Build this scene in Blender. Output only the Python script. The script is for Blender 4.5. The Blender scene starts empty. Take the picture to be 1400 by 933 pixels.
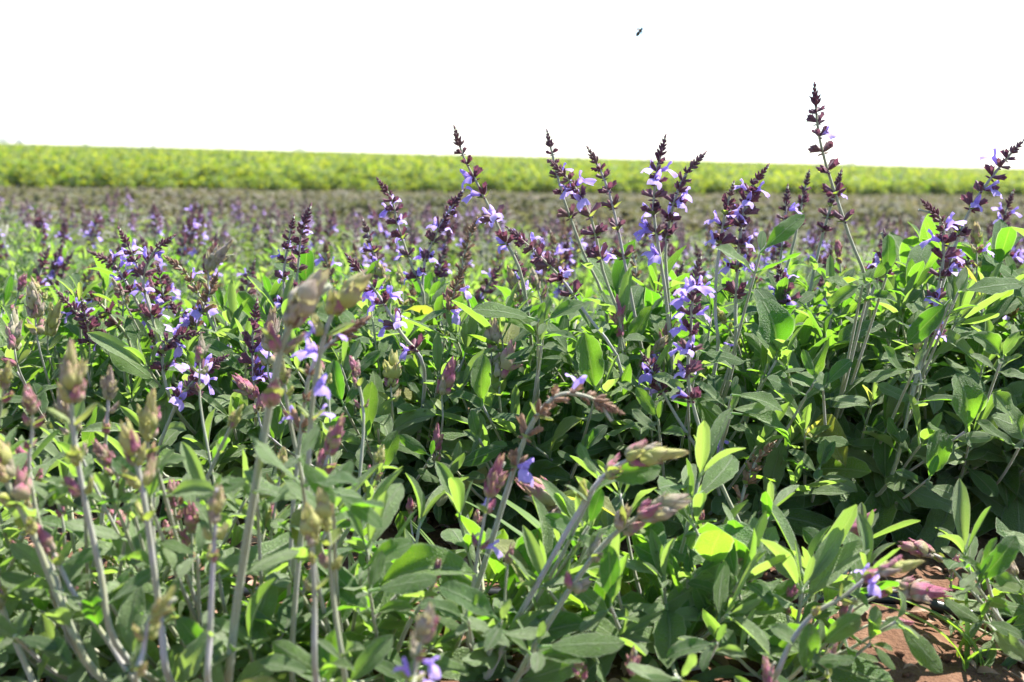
import bpy, math, random
import numpy as np
from mathutils import Vector, Matrix, Quaternion, noise

sc = bpy.context.scene
COL = sc.collection
R = math.radians

# ------------------------------------------------------------------ camera
H = 0.52                 # eye height (m)
FPX = 1690.0             # focal length in pixels of the 1400 px wide photograph
PITCH = math.atan((466.5 - 220.0) / FPX)
ROLL = math.atan(35.0 / 1400.0)
CF = Vector((0, math.cos(PITCH), -math.sin(PITCH)))
_r = Vector((1, 0, 0)); _u = Vector((0, math.sin(PITCH), math.cos(PITCH)))
CR = _r * math.cos(ROLL) + _u * math.sin(ROLL)
CU = _u * math.cos(ROLL) - _r * math.sin(ROLL)
cam = bpy.data.cameras.new('camera')
cam.sensor_width = 36.0
cam.lens = 36.0 * FPX / 1400.0
cam.clip_start = 0.05
cam.clip_end = 9000.0
cam.dof.use_dof = True
cam.dof.focus_distance = 1.62
cam.dof.aperture_fstop = 6.0
camo = bpy.data.objects.new('camera', cam)
COL.objects.link(camo)
M = Matrix((CR, CU, -CF)).transposed().to_4x4()
M.translation = Vector((0, 0, H))
camo.matrix_world = M
sc.camera = camo

def P(px, py, d):
    """point at depth d (metres along +Y) that the photograph shows at px, py"""
    v = CF + CR * ((px - 700.0) / FPX) + CU * ((466.5 - py) / FPX)
    return Vector((0, 0, H)) + v * (d / v.y)

# ------------------------------------------------------------------ sky, sun, exposure
SUN_EL, SUN_AZ = 59.0, 56.0          # azimuth clockwise from +Y (straight ahead)
w = bpy.data.worlds.new('World'); sc.world = w; w.use_nodes = True
nt = w.node_tree; nt.nodes.clear()
sky = nt.nodes.new('ShaderNodeTexSky'); sky.sky_type = 'NISHITA'; sky.sun_disc = False
sky.sun_elevation = R(SUN_EL); sky.sun_rotation = R(SUN_AZ)
sky.air_density = 1.0; sky.dust_density = 0.15; sky.ozone_density = 3.5
bg = nt.nodes.new('ShaderNodeBackground'); bg.inputs['Strength'].default_value = 0.092
wo = nt.nodes.new('ShaderNodeOutputWorld')
nt.links.new(sky.outputs[0], bg.inputs[0]); nt.links.new(bg.outputs[0], wo.inputs[0])
sun = bpy.data.lights.new('sun', 'SUN'); sun.energy = 5.0; sun.angle = R(0.53); sun.color = (1.0, 0.955, 0.88)
suno = bpy.data.objects.new('sun', sun); COL.objects.link(suno)
sd = Vector((math.sin(R(SUN_AZ)) * math.cos(R(SUN_EL)), math.cos(R(SUN_AZ)) * math.cos(R(SUN_EL)), math.sin(R(SUN_EL))))
suno.rotation_euler = sd.to_track_quat('Z', 'Y').to_euler()
suno.location = sd * 50
vs = sc.view_settings
vs.view_transform = 'Standard'; vs.look = 'None'; vs.gamma = 1.0; vs.use_curve_mapping = False
vs.exposure = 1.78
sc.cycles.max_bounces = 8; sc.cycles.transparent_max_bounces = 6

# ------------------------------------------------------------------ helpers
def tag(o, label=None, cat=None, group=None, kind=None):
    if label: o['label'] = label
    if cat: o['category'] = cat
    if group: o['group'] = group
    if kind: o['kind'] = kind
    return o

def link(o, parent=None):
    COL.objects.link(o)
    if parent is not None: o.parent = parent
    return o

def obj(name, mesh, parent=None, mat=None):
    o = bpy.data.objects.new(name, mesh)
    link(o, parent)
    if mat is not None: o.matrix_basis = mat
    return o

def empty(name, loc):
    o = bpy.data.objects.new(name, None); o.empty_display_size = 0.05
    link(o); o.location = loc
    return o

class MB:
    """collects vertices, faces, uv and material slots for ONE mesh"""
    def __init__(s): s.v = []; s.f = []; s.uv = []; s.m = []
    def grid(s, fn, nu, nv, mi=0, uv=None):
        b = len(s.v)
        for j in range(nv + 1):
            for i in range(nu + 1):
                s.v.append(fn(i / nu, j / nv))
        for j in range(nv):
            for i in range(nu):
                a = b + j * (nu + 1) + i
                s.f.append((a, a + 1, a + nu + 2, a + nu + 1)); s.m.append(mi)
                q = ((i / nu, j / nv), ((i + 1) / nu, j / nv), ((i + 1) / nu, (j + 1) / nv), (i / nu, (j + 1) / nv))
                s.uv.append(q if uv is None else tuple(uv(*k) for k in q))
    def tube(s, pts, rads, n=6, mi=0, cap=True, v0=0., v1=1.):
        b = len(s.v); up = Vector((0.31, 0.87, 0.37)); K = len(pts)
        for k, p in enumerate(pts):
            t = (pts[min(k + 1, K - 1)] - pts[max(k - 1, 0)])
            t = t.normalized() if t.length > 1e-9 else Vector((0, 0, 1))
            a = t.cross(up); a = a.normalized() if a.length > 1e-4 else t.orthogonal().normalized()
            c = t.cross(a)
            for i in range(n):
                w_ = 2 * math.pi * i / n
                s.v.append(p + (a * math.cos(w_) + c * math.sin(w_)) * rads[k])
        for k in range(K - 1):
            for i in range(n):
                j = (i + 1) % n
                s.f.append((b + k * n + i, b + k * n + j, b + (k + 1) * n + j, b + (k + 1) * n + i)); s.m.append(mi)
                a0 = v0 + (v1 - v0) * k / (K - 1); a1 = v0 + (v1 - v0) * (k + 1) / (K - 1)
                s.uv.append(((i / n, a0), ((i + 1) / n, a0), ((i + 1) / n, a1), (i / n, a1)))
        if cap:
            s.f.append(tuple(b + (K - 1) * n + i for i in range(n))); s.m.append(mi); s.uv.append(tuple((.5, v1) for i in range(n)))
    def add(s, o, mat, mi=None):
        b = len(s.v)
        s.v += [mat @ Vector(p) for p in o.v]
        s.f += [tuple(b + i for i in f) for f in o.f]
        s.uv += o.uv
        s.m += o.m if mi is None else [mi] * len(o.m)
    def mesh(s, name, mats, smooth=True):
        me = bpy.data.meshes.new(name)
        me.from_pydata([tuple(p) for p in s.v], [], s.f)
        for mt in mats: me.materials.append(mt)
        me.polygons.foreach_set('material_index', s.m)
        if smooth: me.polygons.foreach_set('use_smooth', [True] * len(s.f))
        ul = me.uv_layers.new(name='UVMap')
        flat = [c for q in s.uv for p in q for c in p]
        ul.data.foreach_set('uv', flat)
        me.update()
        return me

def np_mesh(name, V, F, mats, smooth=False, midx=None):
    """fast mesh from numpy: V (n,3), F (m,4)"""
    me = bpy.data.meshes.new(name)
    n, m = len(V), len(F)
    me.vertices.add(n); me.vertices.foreach_set('co', np.asarray(V, np.float32).ravel())
    k = F.shape[1]
    me.loops.add(m * k); me.loops.foreach_set('vertex_index', np.asarray(F, np.int32).ravel())
    me.polygons.add(m); me.polygons.foreach_set('loop_start', np.arange(0, m * k, k, dtype=np.int32))
    for mt in mats: me.materials.append(mt)
    if midx is not None: me.polygons.foreach_set('material_index', np.asarray(midx, np.int32))
    if smooth: me.polygons.foreach_set('use_smooth', np.ones(m, bool))
    me.update(calc_edges=True); me.validate()
    return me

# ------------------------------------------------------------------ materials
def mat_new(name):
    m = bpy.data.materials.new(name); m.use_nodes = True
    t = m.node_tree; t.nodes.clear()
    return m, t
def N(t, typ, **kw):
    n = t.nodes.new(typ)
    for k, v in kw.items():
        if k in n.inputs.keys(): n.inputs[k].default_value = v
        else: setattr(n, k, v)
    return n
def math_n(t, op, a, b=None, c=None):
    n = t.nodes.new('ShaderNodeMath'); n.operation = op
    for i, x in enumerate((a, b, c)):
        if x is None: continue
        if isinstance(x, (int, float)): n.inputs[i].default_value = x
        else: t.links.new(x, n.inputs[i])
    return n.outputs[0]
def mixc(t, f, a, b):
    n = t.nodes.new('ShaderNodeMix'); n.data_type = 'RGBA'
    for s_, x in ((n.inputs[0], f), (n.inputs[6], a), (n.inputs[7], b)):
        if isinstance(x, (int, float)): s_.default_value = x
        elif isinstance(x, tuple): s_.default_value = (*x, 1) if len(x) == 3 else x
        else: t.links.new(x, s_)
    return n.outputs[2]
def mapr(t, x, a, b, c=0., d=1.):
    n = t.nodes.new('ShaderNodeMapRange'); n.interpolation_type = 'SMOOTHSTEP'
    t.links.new(x, n.inputs[0])
    for i, q in zip((1, 2, 3, 4), (a, b, c, d)): n.inputs[i].default_value = q
    return n.outputs[0]
def surf(t, col, rough=0.6, spec=0.4, trans=0.0, tcol=None, bump=None, sheen=0.0, bs=0.4, bd=0.001):
    p = N(t, 'ShaderNodeBsdfPrincipled'); p.inputs['Roughness'].default_value = rough
    p.inputs['Specular IOR Level'].default_value = spec
    if sheen: p.inputs['Sheen Weight'].default_value = sheen; p.inputs['Sheen Roughness'].default_value = 0.5
    def setc(s_, x):
        if isinstance(x, tuple): s_.default_value = (*x, 1)
        else: t.links.new(x, s_)
    setc(p.inputs['Base Color'], col)
    out = N(t, 'ShaderNodeOutputMaterial')
    bn = None
    if bump is not None:
        bn = N(t, 'ShaderNodeBump'); bn.inputs['Strength'].default_value = bs; bn.inputs['Distance'].default_value = bd
        t.links.new(bump, bn.inputs['Height']); t.links.new(bn.outputs[0], p.inputs['Normal'])
    if trans > 0:
        tr = N(t, 'ShaderNodeBsdfTranslucent'); setc(tr.inputs[0], tcol if tcol is not None else col)
        mx = N(t, 'ShaderNodeMixShader'); mx.inputs[0].default_value = trans
        t.links.new(p.outputs[0], mx.inputs[1]); t.links.new(tr.outputs[0], mx.inputs[2]); t.links.new(mx.outputs[0], out.inputs[0])
    else:
        t.links.new(p.outputs[0], out.inputs[0])
def rnd(t, island=False):
    if island: return N(t, 'ShaderNodeNewGeometry').outputs['Random Per Island']
    return N(t, 'ShaderNodeObjectInfo').outputs['Random']
def ramp(t, x, stops):
    n = t.nodes.new('ShaderNodeValToRGB'); cr = n.color_ramp
    while len(cr.elements) < len(stops): cr.elements.new(0.5)
    for e, (p, c) in zip(cr.elements, stops): e.position = p; e.color = (*c, 1)
    t.links.new(x, n.inputs[0]); return n.outputs[0]

def leaf_material(name, island, lo, hi, tlo, thi, veins=True, trans=0.5, pale=(0.34, 0.42, 0.24), rough=0.55, spec=0.32, objvar=0.):
    m, t = mat_new(name)
    r_ = rnd(t, island)
    col = mixc(t, r_, lo, hi); tc = mixc(t, r_, tlo, thi)
    if objvar > 0:
        o_ = N(t, 'ShaderNodeObjectInfo').outputs['Random']
        col = mixc(t, math_n(t, 'MULTIPLY', o_, objvar), col, lo); tc = mixc(t, math_n(t, 'MULTIPLY', o_, objvar), tc, tlo)
    bump = None
    if veins:
        uv = N(t, 'ShaderNodeUVMap'); sp = N(t, 'ShaderNodeSeparateXYZ'); t.links.new(uv.outputs[0], sp.inputs[0])
        u, v = sp.outputs[0], sp.outputs[1]
        au = math_n(t, 'ABSOLUTE', math_n(t, 'SUBTRACT', u, 0.5))
        rib = math_n(t, 'SUBTRACT', 1.0, mapr(t, au, 0.012, 0.05))
        edge = mapr(t, au, 0.44, 0.5)
        ph = math_n(t, 'SUBTRACT', math_n(t, 'MULTIPLY', v, 11.0), math_n(t, 'MULTIPLY', au, 7.0))
        sv = math_n(t, 'ABSOLUTE', math_n(t, 'SUBTRACT', math_n(t, 'FRACT', ph), 0.5))
        side = math_n(t, 'SUBTRACT', 1.0, mapr(t, sv, 0.03, 0.13))
        mp = N(t, 'ShaderNodeMapping'); mp.inputs['Scale'].default_value = (14, 34, 1); t.links.new(uv.outputs[0], mp.inputs[0])
        vo = N(t, 'ShaderNodeTexVoronoi', feature='DISTANCE_TO_EDGE'); vo.inputs['Scale'].default_value = 1.0; t.links.new(mp.outputs[0], vo.inputs[0])
        net = mapr(t, vo.outputs[0], 0.0, 0.28)
        veinf = math_n(t, 'MAXIMUM', rib, math_n(t, 'MULTIPLY', side, 0.18))
        no = N(t, 'ShaderNodeTexNoise'); no.inputs['Scale'].default_value = 3.5; t.links.new(uv.outputs[0], no.inputs[0])
        col = mixc(t, math_n(t, 'MULTIPLY', mapr(t, no.outputs[0], 0.35, 0.7), 0.4), col, hi)
        col = mixc(t, math_n(t, 'MULTIPLY', veinf, 0.55), col, pale)
        col = mixc(t, math_n(t, 'MULTIPLY', edge, 0.75), col, pale)
        tc = mixc(t, math_n(t, 'MULTIPLY', math_n(t, 'SUBTRACT', 1.0, net), 0.45), tc, tlo)
        tc = mixc(t, math_n(t, 'MULTIPLY', side, 0.12), tc, tlo)
        tc = mixc(t, math_n(t, 'MULTIPLY', rib, 0.5), tc, thi)
        tc = mixc(t, math_n(t, 'MULTIPLY', edge, 0.6), tc, (0.45, 0.55, 0.22))
        n2 = N(t, 'ShaderNodeTexNoise'); n2.noise_dimensions = '4D'; n2.inputs['Scale'].default_value = 6.0; n2.inputs['Detail'].default_value = 4.
        t.links.new(uv.outputs[0], n2.inputs[0]); t.links.new(math_n(t, 'MULTIPLY', r_, 37.), n2.inputs['W'])
        spot = mapr(t, n2.outputs[0], 0.66, 0.74)
        col = mixc(t, math_n(t, 'MULTIPLY', spot, 0.7), col, (0.20, 0.13, 0.05)); tc = mixc(t, math_n(t, 'MULTIPLY', spot, 0.7), tc, (0.30, 0.20, 0.05))
        yel = math_n(t, 'MULTIPLY', mapr(t, r_, 0.985, 0.99), 0.5)
        col = mixc(t, yel, col, (0.34, 0.29, 0.06)); tc = mixc(t, yel, tc, (0.6, 0.5, 0.05))
        bump = math_n(t, 'SUBTRACT', math_n(t, 'MULTIPLY', net, 0.7), math_n(t, 'MULTIPLY', veinf, 0.8))
    surf(t, col, rough, spec, trans, tc, bump, sheen=0.3, bs=1.0, bd=0.002)
    return m

M_LEAF = leaf_material('sage_leaf', False, (0.045, 0.125, 0.012), (0.120, 0.215, 0.035), (0.13, 0.38, 0.012), (0.36, 0.58, 0.04))
M_LEAF_PALE = leaf_material('sage_leaf_pale', False, (0.15, 0.26, 0.07), (0.30, 0.41, 0.18), (0.24, 0.44, 0.04), (0.38, 0.52, 0.09), pale=(0.42, 0.48, 0.33))
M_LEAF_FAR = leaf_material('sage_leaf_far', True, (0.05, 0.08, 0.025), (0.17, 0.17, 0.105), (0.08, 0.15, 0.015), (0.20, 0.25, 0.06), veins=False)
M_CROP = leaf_material('crop_leaf', True, (0.045, 0.10, 0.012), (0.12, 0.18, 0.025), (0.15, 0.29, 0.012), (0.48, 0.50, 0.03), veins=False, trans=0.5, rough=.6, spec=.25)
M_HERB = leaf_material('herb_leaf', True, (0.095, 0.10, 0.05), (0.19, 0.15, 0.11), (0.13, 0.15, 0.04), (0.25, 0.21, 0.10), veins=False, trans=0.35, rough=.8, spec=.1, objvar=.7)
M_GRASS = leaf_material('grass_blade', False, (0.06, 0.15, 0.015), (0.12, 0.22, 0.03), (0.25, 0.46, 0.02), (0.38, 0.55, 0.04), veins=False)
M_TREE = leaf_material('tree_leaf', True, (0.04, 0.08, 0.03), (0.07, 0.11, 0.04), (0.10, 0.18, 0.04), (0.15, 0.22, 0.05), veins=False, trans=0.3)

M_LEAF_IN = leaf_material('sage_leaf_inner', True, (0.042, 0.115, 0.014), (0.14, 0.225, 0.06), (0.10, 0.31, 0.010), (0.31, 0.52, 0.04))

def stem_material():
    m, t = mat_new('sage_stem')
    tc = N(t, 'ShaderNodeTexCoord'); no = N(t, 'ShaderNodeTexNoise'); no.inputs['Scale'].default_value = 22.
    t.links.new(tc.outputs['Object'], no.inputs[0])
    fi = N(t, 'ShaderNodeTexNoise'); fi.inputs['Scale'].default_value = 700.; t.links.new(tc.outputs['Object'], fi.inputs[0])
    a = mixc(t, rnd(t), (0.28, 0.31, 0.17), (0.42, 0.38, 0.41))
    c = mixc(t, mapr(t, no.outputs[0], 0.35, 0.65), a, (0.28, 0.29, 0.16))
    c = mixc(t, math_n(t, 'MULTIPLY', mapr(t, fi.outputs[0], 0.5, 0.75), 0.35), c, (0.5, 0.48, 0.46))
    surf(t, c, 0.6, 0.3, 0.12, (0.4, 0.42, 0.2), fi.outputs[0], sheen=0.5, bs=0.3, bd=0.0006)
    return m
M_STEM = stem_material()
def simple(name, col, rough=0.6, spec=0.3, trans=0., tcol=None, **k):
    m, t = mat_new(name); surf(t, col, rough, spec, trans, tcol, **k); return m
def vary(name, stops, trans, tmul, rough=0.6, island=False):
    m, t = mat_new(name)
    c = ramp(t, rnd(t, island), stops)
    tc = N(t, 'ShaderNodeTexCoord'); no = N(t, 'ShaderNodeTexNoise'); no.inputs['Scale'].default_value = 180.
    t.links.new(tc.outputs['Object'], no.inputs[0])
    c2 = mixc(t, math_n(t, 'MULTIPLY', no.outputs[0], 0.35), c, tmul)
    surf(t, c2, rough, 0.35, trans, mixc(t, 0.5, c2, tmul), no.outputs[0], sheen=0.15, bs=0.3, bd=0.001)
    return m
M_CALYX = vary('calyx', [(0., (0.085, 0.042, 0.070)), (0.55, (0.12, 0.038, 0.055)), (0.8, (0.15, 0.10, 0.085)), (1., (0.11, 0.07, 0.11))], 0.28, (0.34, 0.11, 0.17))
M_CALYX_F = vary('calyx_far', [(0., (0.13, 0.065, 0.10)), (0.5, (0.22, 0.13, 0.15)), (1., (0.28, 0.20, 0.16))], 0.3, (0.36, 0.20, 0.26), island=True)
M_SPENT = vary('dry_calyx', [(0., (0.16, 0.085, 0.05)), (0.5, (0.26, 0.15, 0.09)), (0.8, (0.13, 0.05, 0.05)), (1., (0.3, 0.2, 0.13))], 0.2, (0.45, 0.28, 0.16), island=True)
M_FLOWER = vary('violet_petal', [(0., (0.38, 0.25, 0.72)), (0.6, (0.49, 0.36, 0.80)), (1., (0.60, 0.46, 0.80))], 0.5, (0.56, 0.42, 0.95))
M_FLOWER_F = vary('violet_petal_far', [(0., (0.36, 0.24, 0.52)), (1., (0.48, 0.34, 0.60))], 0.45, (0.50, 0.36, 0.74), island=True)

def bud_material(name, base, mid, tip, pinkish):
    m, t = mat_new(name)
    uv = N(t, 'ShaderNodeUVMap'); sp = N(t, 'ShaderNodeSeparateXYZ'); t.links.new(uv.outputs[0], sp.inputs[0])
    tc = N(t, 'ShaderNodeTexCoord'); no = N(t, 'ShaderNodeTexNoise'); no.inputs['Scale'].default_value = 1.8
    t.links.new(tc.outputs['Object'], no.inputs[0])
    wv = N(t, 'ShaderNodeTexWave'); wv.inputs['Scale'].default_value = 5.5; wv.inputs['Distortion'].default_value = 1.5; wv.bands_direction = 'X'
    t.links.new(uv.outputs[0], wv.inputs[0])
    f = math_n(t, 'ADD', sp.outputs[1], math_n(t, 'MULTIPLY', math_n(t, 'SUBTRACT', no.outputs[0], 0.5), 0.7))
    f = math_n(t, 'ADD', f, math_n(t, 'MULTIPLY', math_n(t, 'SUBTRACT', rnd(t), 0.5), 0.5))
    c = ramp(t, f, [(0.1, base), (0.55, mid), (0.95, tip)])
    c = mixc(t, math_n(t, 'MULTIPLY', mapr(t, wv.outputs[0], 0.5, 1.0), 0.5), c, pinkish)
    surf(t, c, 0.5, 0.35, 0.3, mixc(t, 0.5, c, (0.6, 0.6, 0.2)), wv.outputs[0], sheen=0.2, bs=0.6, bd=0.0012)
    return m
M_BUD = bud_material('bud_green', (0.42, 0.48, 0.07), (0.55, 0.53, 0.15), (0.46, 0.22, 0.18), (0.64, 0.58, 0.32))
M_BUD_PINK = bud_material('bud_pink', (0.36, 0.36, 0.14), (0.50, 0.11, 0.21), (0.36, 0.02, 0.14), (0.66, 0.38, 0.42))
M_BUD_CREAM = bud_material('bud_cream', (0.38, 0.40, 0.16), (0.52, 0.42, 0.30), (0.26, 0.11, 0.09), (0.62, 0.50, 0.44))
M_BRACT = leaf_material('bract_leaf', False, (0.15, 0.22, 0.05), (0.22, 0.27, 0.08), (0.27, 0.38, 0.04), (0.38, 0.43, 0.07), veins=False)

# ------------------------------------------------------------------ shared plant pieces
rng = random.Random(7)
def leaf_builder(W, droop, fold, wave, seed, nl=9, ns=4, pet=0.14, power=0.8, cup=0.0):
    """leaf of length 1 along +X, upper side +Z; stalk, midrib fold, wavy crenate margin"""
    r = random.Random(seed); ph = r.uniform(0, 6); side = r.uniform(-0.10, 0.10); tw = r.uniform(-0.5, 0.5)
    mb = MB()
    K = 24; cx = [0.]; cz = [0.]; cy = [0.]
    th0 = droop * 0.35
    for k in range(K):
        t = (k + .5) / K
        th = th0 - droop * t ** 1.2
        cx.append(cx[-1] + math.cos(th) / K); cz.append(cz[-1] + math.sin(th) / K); cy.append(side * math.sin(t * math.pi) * 0.5)
    def cen(t):
        q = min(max(t, 0), 1) * K; i = min(int(q), K - 1); a = q - i
        return (cx[i] * (1 - a) + cx[i + 1] * a, cy[i] * (1 - a) + cy[i + 1] * a, cz[i] * (1 - a) + cz[i + 1] * a)
    def fn(i, j):
        s = i * 2 - 1; t = pet + (1 - pet) * j
        jm = 0.30 + 0.25 * power
        wd = W * ((math.sin(math.pi / 2 * min(1, j / jm + .02))) ** 0.85 if j < jm else max(0., 1 - ((j - jm) / (1 - jm)) ** 2.5) ** 0.6) + 0.008
        wd *= 1 + 0.05 * math.sin(j * 31 + ph) * abs(s)
        x, y, z = cen(t)
        a = abs(s)
        yy = s * wd * (1 - 0.12 * fold * a)
        zz = a * wd * fold + cup * (a * a) * wd + wave * wd * math.sin(j * 9 + ph + s * 1.7) * a * a + 0.02 * W * math.sin(j * 23 + s * 5 + ph)
        if abs(s) < 0.1: zz -= 0.012
        c, d = math.cos(tw * j * s * 0.3), math.sin(tw * j)
        zz += yy * d * 0.35
        return Vector((x, y + yy, z + zz))
    mb.grid(fn, ns, nl)
    pts = [Vector(cen(pet * 1.15 * k / 2)) for k in range(3)]
    mb.tube(pts, [0.024, 0.020, 0.016], 4, 0, False, 0, 0.02)
    # petiole is as pale as the midrib
    n0 = len(mb.uv) - 8
    for q in range(n0, len(mb.uv)): mb.uv[q] = tuple((0.5, p[1]) for p in mb.uv[q])
    return mb
LEAF_B = []
for k in range(18):
    LEAF_B.append(leaf_builder(W=rng.uniform(0.13, 0.195), droop=rng.uniform(-0.2, 1.7), fold=rng.uniform(0.0, 0.6),
                               wave=rng.uniform(0.06, 0.34), seed=k, cup=rng.uniform(-0.6, 0.35)))
LEAVES = [b.mesh('sage_leaf_shape', [M_LEAF]) for b in LEAF_B]
LEAVES_PALE = [b.mesh('sage_leaf_pale_shape', [M_LEAF_PALE]) for b in LEAF_B]
NARROW_B = [leaf_builder(W=rng.uniform(0.085, 0.12), droop=rng.uniform(-0.2, 0.7), fold=rng.uniform(0.3, 0.7), wave=0.05, seed=40 + k, nl=7) for k in range(5)]
NARROW = [b.mesh('young_leaf_shape', [M_LEAF_PALE]) for b in NARROW_B]
BROAD_B = [leaf_builder(W=0.215 + 0.025 * k, droop=0.5 + 0.4 * k, fold=0.28 + .1 * k, wave=0.34, seed=60 + k, nl=12, ns=6, power=0.72) for k in range(3)]
BROAD = [b.mesh('broad_leaf_shape', [M_LEAF]) for b in BROAD_B]
FLATL = [leaf_builder(W=0.145 + 0.015 * k, droop=0.1 + 0.3 * k, fold=0.10 + 0.1 * k, wave=0.12 + .05 * k, cup=-.3 + .15 * k, seed=80 + k, nl=11, power=0.8).mesh('open_leaf_shape', [M_LEAF]) for k in range(4)]
LOWLEAF = [leaf_builder(W=.13 + .02 * k, droop=.4 + .5 * k, fold=.25, wave=.08, seed=120 + k, nl=6, ns=2) for k in range(3)]
BRACT = [leaf_builder(W=0.30, droop=-0.5, fold=0.45, wave=0.03, seed=90 + k, nl=5, pet=0.02, power=0.7).mesh('bract_shape', [M_BRACT]) for k in range(2)]

def calyx_b(closed=False, sides=6):
    mb = MB()
    prof = [(0, .06), (.22, .14), (.55, .18), (.85, .22), (1.0, .27)] if not closed else [(0, .07), (.25, .16), (.6, .17), (.85, .10), (1.0, .02)]
    b = len(mb.v)
    for k, (x, r) in enumerate(prof):
        for i in range(sides):
            a = 2 * math.pi * i / sides
            xx = x
            if k == 4 and not closed: xx += 0.14 if i % 2 == 0 else -0.12
            rr = r * (1.0 if not (k == 4 and i % 2 == 0 and not closed) else 0.95)
            mb.v.append(Vector((xx, rr * math.cos(a), rr * math.sin(a))))
    for k in range(len(prof) - 1):
        for i in range(sides):
            j = (i + 1) % sides
            mb.f.append((b + k * sides + i, b + k * sides + j, b + (k + 1) * sides + j, b + (k + 1) * sides + i)); mb.m.append(0)
            mb.uv.append(((0, 0), (1, 0), (1, 1), (0, 1)))
    return mb
CAL, CALC = calyx_b(), calyx_b(True)

def dirmat(loc, az, tilt, s, roll=0.):
    """+X points outwards at azimuth az, raised by tilt above the plane normal to +Z"""
    return (Matrix.Translation(loc) @ Matrix.Rotation(az, 4, 'Z') @ Matrix.Rotation(-tilt, 4, 'Y') @ Matrix.Rotation(roll, 4, 'X') @ Matrix.Diagonal((s, s, s, 1)))

def whorl_b(seed, n, size, tilt, closed=0.3):
    r = random.Random(seed); mb = MB()
    for i in range(n):
        sd_ = 0 if i < (n + 1) // 2 else math.pi
        az = sd_ + r.uniform(-1.0, 1.0)
        mb.add(CALC if r.random() < closed else CAL, dirmat(Vector((math.cos(az) * .0015, math.sin(az) * .0015, r.uniform(-.002, .003))), az, tilt + r.uniform(-.35, .3), size * r.uniform(.8, 1.15), r.uniform(0, 1)))
    for s_ in (0, math.pi):       # two little papery bracts under the whorl
        mb.add(CALC, dirmat(Vector((0, 0, -.003)), s_ + r.uniform(-.3, .3), -0.1, size * 0.55))
    return mb
WH_B = [whorl_b(k, rng.choice((6, 7, 8)), 0.0142, 0.62) for k in range(6)]
WHORLS = [b.mesh('calyx_whorl_shape', [M_CALYX]) for b in WH_B]
WHORLS_DRY = [whorl_b(30 + k, 6, 0.0125, 0.8, 0.5).mesh('dry_whorl_shape', [M_SPENT]) for k in range(3)]

def tip_b(seed, n=5):
    r = random.Random(seed); mb = MB()
    for k in range(n):
        z = k / n; sz = 0.34 * (1 - 0.62 * z)
        for i in range(6 if k < n - 1 else 4):
            mb.add(CALC, dirmat(Vector((0, 0, z * 0.82)), i * math.tau / 6 + k * .5 + r.uniform(-.2, .2), 0.75 + 0.55 * z + r.uniform(-.15, .15), sz * r.uniform(.85, 1.1)))
    mb.tube([Vector((0, 0, -0.05)), Vector((0, 0, .9))], [.06, .03], 5)
    return mb
TIP_B = [tip_b(k) for k in range(4)]
TIPS = [b.mesh('spike_tip_shape', [M_CALYX]) for b in TIP_B]
TIPS_DRY = [tip_b(20 + k, 6).mesh('dry_tip_shape', [M_SPENT]) for k in range(2)]

def flower_b(seed):
    """two-lipped sage flower, length about 1 along +X, hood up (+Z), three-lobed lip hanging forward"""
    r = random.Random(seed); mb = MB(); op = r.uniform(.85, 1.15)
    def tube(i, j):
        a = i * math.tau; x = -0.1 + j * 0.55; rad = 0.10 + 0.10 * j
        return Vector((x, rad * math.cos(a), rad * math.sin(a) + 0.05 * j))
    mb.grid(tube, 7, 2)
    def hood(i, j):
        s = i * 2 - 1; t = j
        wd = 0.19 * (1 - 0.55 * t ** 2.2)
        x = 0.40 + 0.34 * t + 0.10 * t * t; z = 0.20 + 0.52 * t * op - 0.26 * t * t
        return Vector((x, s * wd, z - 0.20 * s * s * (0.55 + .4 * t)))
    mb.grid(hood, 4, 4)
    def lip(i, j):
        s = i * 2 - 1; t = j
        lobe = 1 + 0.28 * math.cos(s * math.pi * 1.5) * t - (0.18 if abs(s) < 0.1 else 0) * (t > .9)
        wd = 0.16 + 0.36 * math.sin(min(t * 1.25, 1.) * math.pi / 2)
        x = 0.38 + 0.55 * t * lobe; z = -0.10 - 0.10 * t - 0.42 * t * t * op
        return Vector((x - 0.16 * s * s * t, s * wd * (0.85 + .3 * (1 - t)), z - 0.13 * s * s * t + 0.05 * math.sin(s * 6)))
    mb.grid(lip, 6, 4)
    return mb
FL_B = [flower_b(k) for k in range(4)]
FLOWERS = [b.mesh('flower_shape', [M_FLOWER]) for b in FL_B]

def bud_b(seed, n=5, fat=0.2, loose=0.0):
    """closed terminal bud of overlapping keeled, pointed bracts, length 1 along +Z"""
    r = random.Random(seed); mb = MB()
    bend = r.uniform(-.12, .12)
    for k in range(n):
        f = k / (n - 1); z0 = 0.50 * f; ln = 0.50 + 0.06 * r.random(); fa = fat * (1.0 - 0.50 * f)
        for side in range(2):
            az = k * math.pi / 2 + side * math.pi + r.uniform(-.3, .3)
            fl = 1 + loose * r.uniform(-.5, 1); lz = ln * r.uniform(.85, 1.1); zz = z0 + r.uniform(-.03, .03)
            def fn(i, j, z0=zz, ln=lz, fa=fa, az=az, fl=fl):
                s = i * 2 - 1
                rad = fa * (math.sin(min(1, 0.16 + j * 0.62) * math.pi)) ** 0.8 * fl * (1 - .30 * j * j) + 0.010
                half = 1.25 * (1 - j ** 2.2) ** .8 + .02
                a = az + s * half
                rr = rad * (1 + 0.13 * max(0, 1 - abs(s) * 2.2) - .10 * (abs(s) > .8)) + fa * .22 * loose * 4 * max(0, j - .75)
                return Vector((rr * math.cos(a) + bend * (z0 + ln * j) ** 2, rr * math.sin(a), z0 + ln * j))
            mb.grid(fn, 6, 6, 0, lambda i, j, z0=z0: (i, z0 * .30 + j * 0.80))
    return mb
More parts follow.
